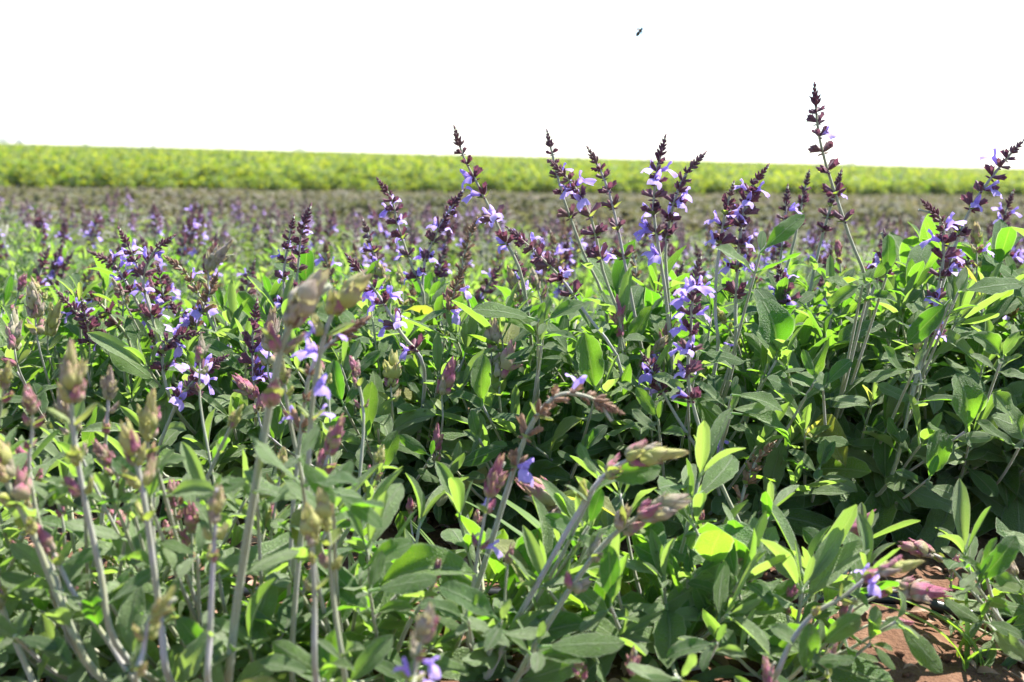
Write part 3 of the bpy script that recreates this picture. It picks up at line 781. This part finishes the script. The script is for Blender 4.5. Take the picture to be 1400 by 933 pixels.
# further thin stems among the foliage
rx = random.Random(91)
for k, pl in enumerate(MAIN):
    for q in range(6 if k < 4 else 3):
        a = rx.uniform(0, 6.28); f = .24 * math.sqrt(rx.random()); hh = main_spec[k][3] * rx.uniform(1.0, 1.35)
        tp = pl.o + Vector((f * math.cos(a) * 1.2, f * math.sin(a), hh)); lw = pl.o + Vector((f * math.cos(a) * .8, f * math.sin(a) * .7, hh * .55))
        kd = rx.choice(('bud', 'pink', 'dry', 'flower', 'bud'))
        pl.spike([tp, tp.lerp(lw, .4) + Vector((rx.uniform(-.015, .015), 0, 0)), lw], kind=kd, n=4 if kd in ('dry', 'flower') else 2, flowers=.25, tip=.024, bud=rx.uniform(.022, .034), rad=.0022)
for k, pl in enumerate(FRONT[:4]):
    for q in range(8 if k < 3 else 4):
        a = rx.uniform(0, 6.28); f = .15 * math.sqrt(rx.random()); hh = rx.uniform(.14, .33)
        tp = pl.o + Vector((f * math.cos(a) * 1.3, f * math.sin(a), hh)); lw = pl.o + Vector((f * math.cos(a) * .8, f * math.sin(a) * .7, hh * .5))
        pl.spike([tp, tp.lerp(lw, .4) + Vector((rx.uniform(-.01, .01), 0, 0)), lw], kind=rx.choice(('bud', 'pink')), n=2, flowers=.05, bud=rx.uniform(.018, .028), rad=rx.uniform(.0022, .0034), lf=.06)

# leaves that can be read one by one in the photograph: base, tip, depth, row, shape; facing the viewer or the sky
def HL(lst, d, bx, by, tx, ty, face=0.5, shape=None, dd=0.0, wide=1.0):
    a, b = P(bx, by, d), P(tx, ty, d + dd)
    pl = near(lst, [a])
    # a short side twig carries the leaf from the plant's base
    r = pl.r; q0 = Vector((r.uniform(-.03, .03), r.uniform(-.03, .03), -.01)); e = pl.L(a)
    path = catmull([q0, q0.lerp(e, .5) + Vector((e.x * .08, e.y * .08, 0)), e], 4)
    st = pl.stem_mesh('leafy_shoot', path, .0026, .0016)
    up = Vector((0, -1, 0)) * face + Vector((0, 0, 1)) * (1 - face)
    D = b - a
    pl.nleaf -= 1
    pl.leaf(st, e, D, up, D.length, shape, roll=0.0, wide=wide)
    p, T = at_len(path, path_len(path) - .001)
    for k in range(2): pl.pair(st, path, path_len(path) - .002 - .03 * k, 1.2 + k * 1.57, .035 + .02 * k, .6, None)
S_, B_ = FLATL, BROAD
for a in [
    (MAIN, 1.60, 1062, 492, 1042, 402, .6, B_), (MAIN, 1.56, 815, 540, 800, 455, .6, B_), (MAIN, 1.55, 660, 555, 661, 482, .85, S_),
    (MAIN, 1.52, 500, 600, 508, 522, .8, S_), (MAIN, 1.55, 470, 555, 455, 490, .9, S_), (MAIN, 1.52, 590, 625, 545, 595, .8, S_),
    (MAIN, 1.50, 520, 650, 542, 588, .7, S_), (MAIN, 1.5, 620, 640, 685, 612, .75, S_), (MAIN, 1.52, 655, 600, 645, 560, .8, S_),
    (MAIN, 1.50, 612, 655, 645, 710, .5, S_), (MAIN, 1.55, 735, 438, 645, 420, .4, S_), (MAIN, 1.55, 745, 440, 800, 412, .5, S_),
    (MAIN, 1.55, 740, 470, 690, 490, .3, S_), (MAIN, 1.55, 1180, 388, 1130, 420, .5, S_), (MAIN, 1.55, 1212, 378, 1215, 320, .7, S_),
    (MAIN, 1.55, 1190, 386, 1225, 345, .8, S_), (MAIN, 1.55, 1310, 400, 1400, 385, .45, S_), (MAIN, 1.55, 1300, 410, 1240, 470, .6, S_),
    (MAIN, 1.5, 1320, 590, 1310, 505, .8, B_), (MAIN, 1.5, 1270, 655, 1290, 585, .7, B_), (MAIN, 1.5, 1400, 600, 1360, 535, .4, B_),
    (MAIN, 1.5, 1370, 490, 1330, 455, .7, B_), (MAIN, 1.52, 1115, 520, 1098, 478, .7, S_), (MAIN, 1.52, 1125, 530, 1165, 490, .5, S_),
    (MAIN, 1.50, 1000, 540, 1075, 560, .35, S_), (MAIN, 1.50, 1000, 565, 1090, 605, .3, S_), (MAIN, 1.55, 940, 530, 990, 600, .6, S_),
    (MAIN, 1.55, 955, 480, 1018, 495, .45, S_), (MAIN, 1.5, 1250, 505, 1180, 520, .3, S_), (MAIN, 1.55, 1040, 345, 1100, 292, .5, S_),
    (MAIN, 1.5, 1120, 640, 1130, 600, .8, B_), (MAIN, 1.5, 900, 575, 870, 530, .8, S_), (MAIN, 1.52, 795, 620, 830, 580, .5, S_),
    (FRONT, 1.13, 820, 652, 905, 640, .75, B_), (FRONT, 1.16, 805, 720, 822, 668, .9, S_), (FRONT, 1.2, 808, 735, 745, 705, .7, S_),
    (FRONT, 1.1, 835, 830, 832, 745, .75, S_), (FRONT, 1.05, 505, 808, 598, 790, .45, S_), (FRONT, 1.02, 685, 850, 600, 798, .45, S_),
    (FRONT, 1.02, 640, 848, 572, 822, .3, S_), (FRONT, 1.1, 495, 780, 565, 738, .5, S_), (FRONT, 1.02, 735, 885, 855, 878, .4, S_),
    (FRONT, .98, 455, 672, 525, 720, .4, S_), (FRONT, .96, 408, 625, 458, 690, .55, S_), (FRONT, 1.0, 560, 925, 645, 918, .3, S_),
    (FRONT, 1.22, 940, 790, 868, 745, .7, S_), (FRONT, 1.22, 952, 785, 1000, 745, .7, S_), (FRONT, 1.2, 990, 815, 940, 795, .4, S_),
    (FRONT, 1.2, 1010, 812, 1065, 805, .4, S_), (FRONT, 1.2, 985, 870, 950, 800, .8, S_), (FRONT, 1.3, 1165, 780, 1098, 722, .7, S_),
    (FRONT, 1.2, 1020, 840, 1100, 795, .7, S_), (FRONT, 1.25, 900, 850, 885, 798, .8, S_), (FRONT, 1.3, 1105, 780, 1050, 755, .4, S_),
    (FRONT, 1.15, 1225, 850, 1290, 920, .6, S_), (FRONT, 1.15, 1190, 880, 1225, 915, .4, S_), (FRONT, 1.2, 1335, 800, 1392, 732, .7, S_),
    (FRONT, 1.2, 1345, 775, 1400, 810, .7, S_), (FRONT, 1.2, 1345, 850, 1400, 870, .5, S_), (FRONT, 1.05, 1120, 885, 1180, 840, .7, S_),
    (FRONT, 1.05, 980, 880, 910, 895, .4, S_), (FRONT, 1.05, 1100, 925, 1110, 850, .8, S_), (FRONT, 1.0, 930, 930, 860, 930, .5, S_),
    (FRONT, 1.0, 65, 800, 0, 785, .4, S_), (FRONT, 1.0, 80, 775, 140, 750, .5, S_), (FRONT, 1.02, 150, 825, 182, 790, .7, S_),
    (FRONT, .95, 20, 870, 80, 885, .5, S_), (FRONT, 1.02, 270, 760, 220, 740, .4, S_), (FRONT, .98, 235, 835, 280, 890, .6, B_),
    (FRONT, .95, 440, 930, 435, 878, .7, B_), (FRONT, 1.05, 350, 650, 270, 680, .4, S_), (FRONT, 1.02, 115, 665, 60, 690, .4, S_),
    (FRONT, 1.0, 215, 640, 255, 625, .3, S_), (FRONT, 1.0, 205, 690, 160, 680, .3, S_)]:
    HL(*a)

# leafy shoots fill each plant after its stems are set
for pl, sp in zip(MAIN, main_spec): bush(pl, int(sp[4] * 1.75), sp[2] * 1.2, sp[3] * 1.06, sp[5] * 1.75, bare=.26, gap=.037, floor=.07)
for pl, sp in zip(FRONT, front_spec): bush(pl, int(sp[4] * (1.9 if sp[0] < 450 else 1.5)), sp[2] * 1.1, sp[3] * (1.15 if sp[0] < 450 else 1), sp[5] * (1.35 if sp[0] < 450 else 1.6), bare=.18, gap=.040, top_jit=.11)

# --- the following rows: whole plants with leaves of their own, lower and out of focus
MID_LABEL = 'low flowering sage plant with short violet spikes in the soft %s row back'
rr_ = random.Random(55)
row_y = [2.5, 3.0, 3.55, 4.1]
for ri, y0 in enumerate(row_y):
    half = 0.47 * y0 + 0.25; x = -half + rr_.uniform(0, .2)
    while x < half:
        y = y0 + rr_.uniform(-.12, .12)
        pl = Plant(Vector((x, y, soil(x, y))), rr_.randrange(10 ** 6), pale=.55)
        tag(pl.root, MID_LABEL % ('third', 'fourth', 'fifth', 'sixth')[ri], 'sage plant', 'sage plants in the rows behind')
        bush(pl, 34 if ri == 0 else 28, .25, rr_.uniform(.19, .24), (.072 if ri == 0 else .074), bare=.35, gap=.032)
        for k in range(rr_.randint(3, 5)):
            a = rr_.uniform(0, 6.28); q = rr_.uniform(.02, .2); hh = rr_.uniform(.28, .38)
            tp = pl.o + Vector((q * math.cos(a) * 1.3, q * math.sin(a), hh)); lw = pl.o + Vector((q * math.cos(a) * .8, q * math.sin(a) * .6, hh * .5))
            pl.spike([tp, tp.lerp(lw, .35) + Vector((rr_.uniform(-.01, .01), 0, 0)), lw], n=6, flowers=.13, tip=.03, leaves=False, kind='dry' if rr_.random() < .35 else 'flower')
        x += rr_.uniform(.36, .46)

# --- beyond: plants too small to show single leaves; foliage in one part, each spike a part
def far_foliage(seed):
    r = random.Random(seed); mb = MB()
    low = leaf_builder(.18, .6, .3, .05, seed, nl=3, ns=2, pet=.02)
    for k in range(330):
        a = r.uniform(0, 6.28); f = math.sqrt(r.random()); q = .27 * f
        z = .235 * (1 - .5 * f ** 2.2) * (r.random() ** .45)
        az = a + r.uniform(-1.2, 1.2); D = Vector((math.cos(az), math.sin(az), r.uniform(-.2, .9)))
        mb.add(low, leaf_mat(Vector((q * math.cos(a), q * math.sin(a), z)), D, Vector((r.uniform(-.5, .5), r.uniform(-.5, .5), 1)), r.uniform(.045, .075), 0))
    for k in range(14):
        a = r.uniform(0, 6.28); q = .2 * math.sqrt(r.random())
        mb.tube([Vector((0, 0, -.01)), Vector((q * math.cos(a) * .6, q * math.sin(a) * .6, .1)), Vector((q * math.cos(a), q * math.sin(a), .2))], [.003, .0025, .002], 4, 1)
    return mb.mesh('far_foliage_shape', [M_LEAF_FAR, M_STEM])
FARF = [far_foliage(300 + k) for k in range(4)]
def far_spike(seed, h, fl=True):
    r = random.Random(seed); mb = MB(); lean = Vector((r.uniform(-.08, .08), r.uniform(-.06, .06), 0))
    pt = lambda z: lean * (z / h) ** 1.5 + Vector((0, 0, z))
    mb.tube([pt(h * k / 4) for k in range(5)], [.0026, .0024, .002, .0018, .0012], 4, 0)
    T = Vector((lean.x, lean.y, h)).normalized()
    mb.add(TIP_B[seed % 4], zmat(pt(h - .022), T, .032, 0), 1)
    z = h - .035; gap = .014
    for k in range(6):
        mb.add(WH_B[(seed + k) % 6], zmat(pt(z), T, .95, k * 1.6), 1)
        for _ in range(r.choice((0, 0, 1, 1, 2)) if fl else 0):
            az = r.uniform(0, 6.28); S = frame(pt(z), T, az)
            mb.add(FL_B[k % 4], leaf_mat(pt(z) + S * .007, S * .9 + T * .4, T, .017, 0), 2)
        z -= gap; gap *= 1.2
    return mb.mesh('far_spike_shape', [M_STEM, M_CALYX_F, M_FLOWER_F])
FARS = [far_spike(400 + k, .26 + .025 * (k % 4), k % 3 == 0) for k in range(8)]
for y0 in np.arange(4.65, 6.4, 0.5):
    half = 0.46 * y0 + 0.3; x = -half + rr_.uniform(0, .2)
    while x < half:
        y = y0 + rr_.uniform(-.12, .12)
        rt = empty('sage_plant', (x, y, soil(x, y))); rt.rotation_euler.z = rr_.uniform(0, 6.28); s_ = rr_.uniform(.8, 1.02); rt.scale = (s_, s_, s_)
        tag(rt, 'small hazy violet flowering sage plant far back before the brown herb strip', 'sage plant', 'sage plants far back')
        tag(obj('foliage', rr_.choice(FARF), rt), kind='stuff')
        for k in range(rr_.randint(6, 8)):
            a = rr_.uniform(0, 6.28); q = .24 * math.sqrt(rr_.random())
            obj('flower_spike', rr_.choice(FARS), rt, Matrix.Translation((q * math.cos(a), q * math.sin(a), 0.0)) @ Matrix.Rotation(rr_.uniform(0, 6.28), 4, 'Z'))
        x += rr_.uniform(.38, .5)

# ------------------------------------------------------------------ leafy mounds: brown herb strip and bright crop
def cloud(seed, n, rx, h, size, npr, low=0.0):
    """n little leaf quads spread through a dome: returns V, F"""
    q = npr.random((n, 5)); a = q[:, 0] * 6.283; f = np.sqrt(q[:, 1]); rad = rx * f
    top = h * (1 - .55 * f ** 2.5); z = low + (top - low) * q[:, 2] ** .45
    lump = 1 + .16 * np.sin(a * 3 + seed) * f
    c = np.stack([rad * np.cos(a) * lump, rad * np.sin(a) * lump, z], 1)
    d = npr.normal(size=(n, 3)); d[:, 2] = d[:, 2] * .5 + .15; d /= np.linalg.norm(d, axis=1)[:, None]
    up = npr.normal(size=(n, 3)) * .7 + np.array([0, 0, 1]); b = np.cross(up, d); b /= np.linalg.norm(b, axis=1)[:, None] + 1e-9
    s = (size * (.7 + .6 * q[:, 4]))[:, None]
    Vq = np.stack([c - d * s * .5, c + b * s * .36, c + d * s * .5, c - b * s * .36], 1)
    return Vq
def quads(Vq):
    n = len(Vq); return Vq.reshape(-1, 3), np.arange(n * 4).reshape(n, 4)
npr = np.random.default_rng(3)
HERB = [np_mesh('herb_mound_shape', *quads(cloud(0, 700, .33, .20, .055, npr, .01)), [M_HERB]) for k in range(5)]
CROP = [np_mesh('crop_bush_shape', *quads(cloud(k, 900, .50, .54, .11, npr)), [M_CROP]) for k in range(6)]
# herb strip
cand = []
y = 6.9
while y < 60:
    for x in np.arange(-.46 * y - 3, .46 * y + 3, .58):
        xx = x + rr_.uniform(-.15, .15); yy = y + rr_.uniform(-.2, .2)
        if yy < edge_y(xx) - 1.2: cand.append((xx, yy))
    y += .85
cand.sort(key=lambda c: c[1])
for x, y in cand[:300]:
    o = obj('herb_mound', rr_.choice(HERB)); s_ = rr_.uniform(.65, 1.25)
    o.location = (x, y, gz(x, y) - .01); o.rotation_euler.z = rr_.uniform(0, 6.28); o.scale = (s_, s_, s_ * rr_.uniform(.75, 1.05))
    tag(o, 'dull olive brown herb mound in the strip before the bright green crop', 'herb bush', 'herb mounds in the brown strip')
VL = []
for x, y in cand[300:]:
    c = cloud(rr_.random() * 6, 70, .32, .20, .10, npr) * rr_.uniform(.8, 1.15) + np.array([x, y, gz(x, y) - .01]); VL.append(c)
o = obj('herb_cover', np_mesh('herb_cover', *quads(np.concatenate(VL)), [M_HERB]))
tag(o, 'dull olive brown herb growth at the far side of the strip', 'herb cover', kind='stuff')
# bright crop field up to the crest
cand = []
y = 20.0
while y < CREST + 25:
    st_ = .95 if y < 70 else 1.25
    for x in np.arange(-.44 * y - 6, .44 * y + 6, st_):
        xx = x + rr_.uniform(-.3, .3); yy = y + rr_.uniform(-.3, .3)
        if yy > edge_y(xx) + rr_.uniform(0, .8): cand.append((xx, yy))
    y += .95 if y < 70 else 1.4
def shown(c):                        # how large it shows: front rows of the field first
    return c[1] + 2.2 * max(0, c[1] - edge_y(c[0]))
cand.sort(key=shown)
for x, y in cand[:300]:
    o = obj('crop_bush', rr_.choice(CROP)); s_ = rr_.uniform(.8, 1.15)
    o.location = (x, y, gz(x, y) - .02); o.rotation_euler.z = rr_.uniform(0, 6.28); o.scale = (s_, s_, s_ * rr_.uniform(.8, 1.2))
    tag(o, 'bright yellow green crop bush along the near edge of the far field', 'crop bush', 'crop bushes at the field edge')
VL = []
for x, y in cand[300:]:
    n = 75 if y < 60 else (36 if y < 100 else 20)
    c = cloud(rr_.random() * 6, n, .58, .52, (.17 if y < 60 else .28), npr) * np.array([1, 1, rr_.uniform(.75, 1.2)]) + np.array([x, y, gz(x, y) - .02]); VL.append(c)
o = obj('crop_cover', np_mesh('crop_cover', *quads(np.concatenate(VL)), [M_CROP]))
tag(o, 'bright yellow green crop covering the far field up to the skyline', 'crop', kind='stuff')

# ------------------------------------------------------------------ skyline: far trees and a tower
M_BARK = simple('bark', (0.10, 0.075, 0.05), .9)
def far_tree(px, d, h, wd, seed, label):
    p = P(px, 205, d); base = Vector((p.x, d, gz(p.x, d)))
    rt = empty('tree', base); tag(rt, label, 'tree', 'trees on the skyline')
    mb = MB(); mb.tube([Vector((0, 0, -.3)), Vector((.1, 0, h * .35)), Vector((0, .1, h * .8))], [h * .03, h * .022, h * .008], 7)
    for k in range(6):
        a = k * 1.1; mb.tube([Vector((0.05, 0, h * (.35 + .05 * k))), Vector((wd * .3 * math.cos(a), wd * .3 * math.sin(a), h * (.55 + .05 * k)))], [h * .012, h * .005], 5)
    obj('trunk', mb.mesh('trunk', [M_BARK]), rt)
    q = cloud(seed, 700, wd * .5, h * .68, h * .075, npr); q[:, :, 2] += h * .32
    V_, F_ = quads(q); obj('crown', np_mesh('crown', V_, F_, [M_TREE]), rt)
far_tree(4, 1400, 12.5, 14, 1, 'distant round tree at the edge of the skyline beside a lower tree')
far_tree(26, 1400, 11.5, 9, 2, 'distant small tree on the skyline next to a rounder one')
far_tree(117, 1500, 9.5, 8, 3, 'distant tiny tree between the skyline trees and the slim tower')
far_tree(410, 1400, 10.5, 13, 4, 'distant single tree top on the skyline far from the tower')
far_tree(1165, 1400, 9.0, 11, 5, 'distant faint tree top on the skyline behind the tallest spike')
M_CONC = simple('concrete', (0.34, 0.34, 0.36), .8)
d = 1500.; p = P(210, 200, d); rt = empty('tower', (p.x, d, 0.)); tag(rt, 'slim pale tower standing alone on the distant skyline', 'tower')
mb = MB(); mb.tube([Vector((0, 0, z)) for z in (-.5, 6, 14, 20)], [2.2, 1.7, 1.5, 1.5], 14); obj('shaft', mb.mesh('shaft', [M_CONC]), rt)
mb = MB(); mb.tube([Vector((0, 0, z)) for z in (17.2, 18.2, 21.2, 21.9)], [1.55, 2.3, 2.3, 1.2], 16); obj('tank', mb.mesh('tank', [M_CONC]), rt)
mb = MB(); mb.tube([Vector((0, 0, 21.9)), Vector((0, 0, 24.5))], [.25, .12], 6); obj('mast', mb.mesh('mast', [M_CONC]), rt)

# ------------------------------------------------------------------ small things: bee, hoses, grass, clods, litter
def bee():
    d = 2.3; c = P(874, 44, d)
    m, t = mat_new('bee_body'); tc = N(t, 'ShaderNodeUVMap'); sp = N(t, 'ShaderNodeSeparateXYZ'); t.links.new(tc.outputs[0], sp.inputs[0])
    f = mapr(t, math_n(t, 'SINE', math_n(t, 'MULTIPLY', sp.outputs[1], 60.)), 0.2, 0.6)
    surf(t, mixc(t, f, (0.02, 0.017, 0.018), (0.10, 0.055, 0.02)), .5, .4)
    rt = empty('bee', c); tag(rt, 'small dark bee flying alone in the pale sky', 'bee')
    mb = MB(); prof = [(-.0072, .0003), (-.006, .0018), (-.0035, .0027), (-.0012, .0023), (0, .0013), (.0008, .0020), (.0024, .0026), (.0042, .0019), (.0047, .001), (.0056, .0018), (.0068, .0016), (.0074, .0004)]
    mb.tube([Vector((x, 0, -.12 * x * x * 60)) for x, _ in prof], [r_ for _, r_ in prof], 10)
    body = obj('body', mb.mesh('bee_body', [m]), rt)
    mw = simple('bee_wing', (0.55, 0.53, 0.5), .3, .5, .5, (0.6, 0.58, 0.55))
    for s_ in (-1, 1):
        for ln, off, sw in ((.0085, .003, .2), (.006, .0012, -.35)):
            mb = MB()
            def fn(i, j, ln=ln): return Vector(((i - .5) * ln * .36 * math.sin(math.pi * min(1, .12 + .86 * j)) , j * ln, .0002 * math.sin(i * 3)))
            mb.grid(fn, 3, 5)
            wm = Matrix.Translation((off, s_ * .0018, .0018)) @ Matrix.Rotation((.7) * s_, 4, 'X') @ Matrix.Rotation(sw * s_, 4, 'Z') @ Matrix.Diagonal((1, s_, 1, 1))
            obj('wing', mb.mesh('wing', [mw]), rt, wm)
    for s_ in (-1, 1):
        for k, x in enumerate((.0034, .002, .0008)):
            mb = MB(); mb.tube([Vector((x, s_ * .0015, -.0012)), Vector((x - .0006, s_ * .003, -.0028)), Vector((x - .002, s_ * .0026, -.0048))], [.0003, .00028, .0002], 5)
            obj('leg', mb.mesh('leg', [m]), rt)
        mb = MB(); mb.tube([Vector((.007, s_ * .0006, .0005)), Vector((.0085, s_ * .0014, .001)), Vector((.0098, s_ * .0016, .0001))], [.00018, .00016, .00012], 4)
        obj('antenna', mb.mesh('antenna', [m]), rt)
    rt.rotation_euler = (R(12), R(-52), R(-25)); rt.scale = (1.25, 1.25, 1.25)
bee()
M_HOSE = simple('black_hose', (0.012, 0.012, 0.014), .35, .5)
def hose(y0, label, seed):
    r = random.Random(seed); pts = []
    for k in range(60):
        x = -1.7 + 3.4 * k / 59; y = y0 + .03 * math.sin(x * 2.3 + seed) + r.uniform(-.004, .004)
        pts.append(Vector((x, y, soil(x, y) + .007)))
    mb = MB(); mb.tube(pts, [.008] * 60, 9)
    tag(obj('irrigation_hose', mb.mesh('hose', [M_HOSE])), label, 'hose')
hose(1.40, 'black irrigation hose lying along the front row of sage', 1)
hose(2.02, 'black irrigation hose lying under the second row of sage', 5)

def grass(px, py, d, n, hgt, seed, label, lean=None):
    r = random.Random(seed); p = P(px, py, d); z0 = soil(p.x, d)
    rt = empty('grass_tuft', (p.x, d, z0)); tag(rt, label, 'grass', 'grass tufts between the rows')
    for k in range(n):
        a = r.uniform(0, 6.28); h = hgt * r.uniform(.5, 1.1); bend = r.uniform(.3, .9); w_ = r.uniform(.0018, .0036)
        if lean is not None and k < 3: a = lean + r.uniform(-.25, .25); h = hgt * 1.15; bend = .9; w_ = .006
        o_ = Vector((r.uniform(-.015, .015), r.uniform(-.015, .015), -.005)); dr = Vector((math.cos(a), math.sin(a), 0)); sd_ = Vector((-dr.y, dr.x, 0))
        mb = MB()
        def fn(i, j):
            s = (i - .5) * 2; wd = w_ * (1 - j ** 2.5) + .0002
            return o_ + dr * (bend * h * j ** 1.7) + Vector((0, 0, h * (j - .38 * bend * j * j))) + sd_ * s * wd + Vector((0, 0, abs(s) * wd * .5))
        mb.grid(fn, 2, 7)
        obj('blade', mb.mesh('blade', [M_GRASS]), rt)
grass(800, 900, 1.34, 10, .17, 1, 'grass tuft with long arching blades beside the slanting stalks', lean=2.5)
grass(620, 900, 1.36, 12, .12, 2, 'fine upright grass tuft in the dark gap between the rows')
grass(1330, 900, 1.28, 9, .10, 3, 'grass tuft with wide blades on the bare red soil', lean=3.0)
grass(150, 860, 1.40, 12, .08, 4, 'short grass tuft under the crossing grey stalks')
grass(960, 820, 1.5, 10, .09, 5, 'thin grass tuft in shade under the second row')

def ico():
    t = (1 + 5 ** .5) / 2
    v = np.array([(-1, t, 0), (1, t, 0), (-1, -t, 0), (1, -t, 0), (0, -1, t), (0, 1, t), (0, -1, -t), (0, 1, -t), (t, 0, -1), (t, 0, 1), (-t, 0, -1), (-t, 0, 1)], float)
    f = np.array([(0, 11, 5), (0, 5, 1), (0, 1, 7), (0, 7, 10), (0, 10, 11), (1, 5, 9), (5, 11, 4), (11, 10, 2), (10, 7, 6), (7, 1, 8), (3, 9, 4), (3, 4, 2), (3, 2, 6), (3, 6, 8), (3, 8, 9), (4, 9, 5), (2, 4, 11), (6, 2, 10), (8, 6, 7), (9, 8, 1)])
    return v / np.linalg.norm(v[0]), f
iv, if_ = ico(); VL = []; FL = []; b = 0
for k in range(2600):
    y = 1.0 + 1.9 * rr_.random() ** 1.2; x = rr_.uniform(-.5, .5) * (y + .5)
    s_ = .0035 + .013 * rr_.random() ** 3.2
    v = iv * (1 + npr.normal(size=(12, 1)) * .22) * np.array([1, rr_.uniform(.7, 1.1), .7]) * s_
    VL.append(v + np.array([x, y, soil(x, y) + s_ * .2])); FL.append(if_ + b); b += 12
tag(obj('soil_clods', np_mesh('soil_clods', np.concatenate(VL), np.concatenate(FL), [M_SOIL])), 'reddish brown soil clods and crumbs lying between the rows', 'soil', kind='stuff')
M_LIT = vary('dry_leaf', [(0., (0.16, 0.08, 0.05)), (.5, (0.30, 0.18, 0.12)), (1., (0.38, 0.26, 0.20))], .25, (0.4, 0.25, 0.15), island=True)
lit = leaf_builder(.16, 1.4, .5, .25, 5, nl=4, ns=2, pet=.05); mb = MB()
for k in range(1000):
    y = 1.15 + 1.1 * rr_.random(); x = rr_.uniform(-.48, .48) * (y + .5); a = rr_.uniform(0, 6.28)
    mb.add(lit, leaf_mat(Vector((x, y, soil(x, y) + .006)), Vector((math.cos(a), math.sin(a), rr_.uniform(-.1, .25))), Vector((rr_.uniform(-.6, .6), rr_.uniform(-.6, .6), 1)), rr_.uniform(.018, .04), 0))
for k in range(160):
    y = 1.15 + 1.0 * rr_.random(); x = rr_.uniform(-.48, .48) * (y + .5); a = rr_.uniform(0, 6.28); l_ = rr_.uniform(.02, .07)
    e = Vector((math.cos(a), math.sin(a), 0)) * l_; p = Vector((x, y, soil(x, y) + .004)); q = p + e; q.z = soil(q.x, q.y) + rr_.uniform(.004, .012)
    mb.tube([p, p.lerp(q, .5) + Vector((0, 0, .003)), q], [.0014, .0013, .0008], 4)
tag(obj('leaf_litter', mb.mesh('leaf_litter', [M_LIT])), 'dry curled brown leaves scattered on the soil under the plants', 'dry leaves', kind='stuff')

# ------------------------------------------------------------------ the air: faint even haze, sky outside
mh = bpy.data.materials.new('haze'); mh.use_nodes = True; t = mh.node_tree; t.nodes.clear()
pv = t.nodes.new('ShaderNodeVolumePrincipled'); pv.inputs['Color'].default_value = (0.86, 0.92, 1.0, 1); pv.inputs['Density'].default_value = 0.0002
oo = t.nodes.new('ShaderNodeOutputMaterial'); t.links.new(pv.outputs[0], oo.inputs['Volume'])
mb = MB(); x0, x1, y0, y1, z0, z1 = -2500, 2500, -60, 2500, -2., 30.
mb.v = [Vector(c) for c in ((x0, y0, z0), (x1, y0, z0), (x1, y1, z0), (x0, y1, z0), (x0, y0, z1), (x1, y0, z1), (x1, y1, z1), (x0, y1, z1))]
mb.f = [(0, 3, 2, 1), (4, 5, 6, 7), (0, 1, 5, 4), (1, 2, 6, 5), (2, 3, 7, 6), (3, 0, 4, 7)]; mb.m = [0] * 6; mb.uv = [((0, 0),) * 4] * 6
tag(obj('haze', mb.mesh('haze', [mh], False)), 'thin pale haze over the field', 'haze', kind='stuff')
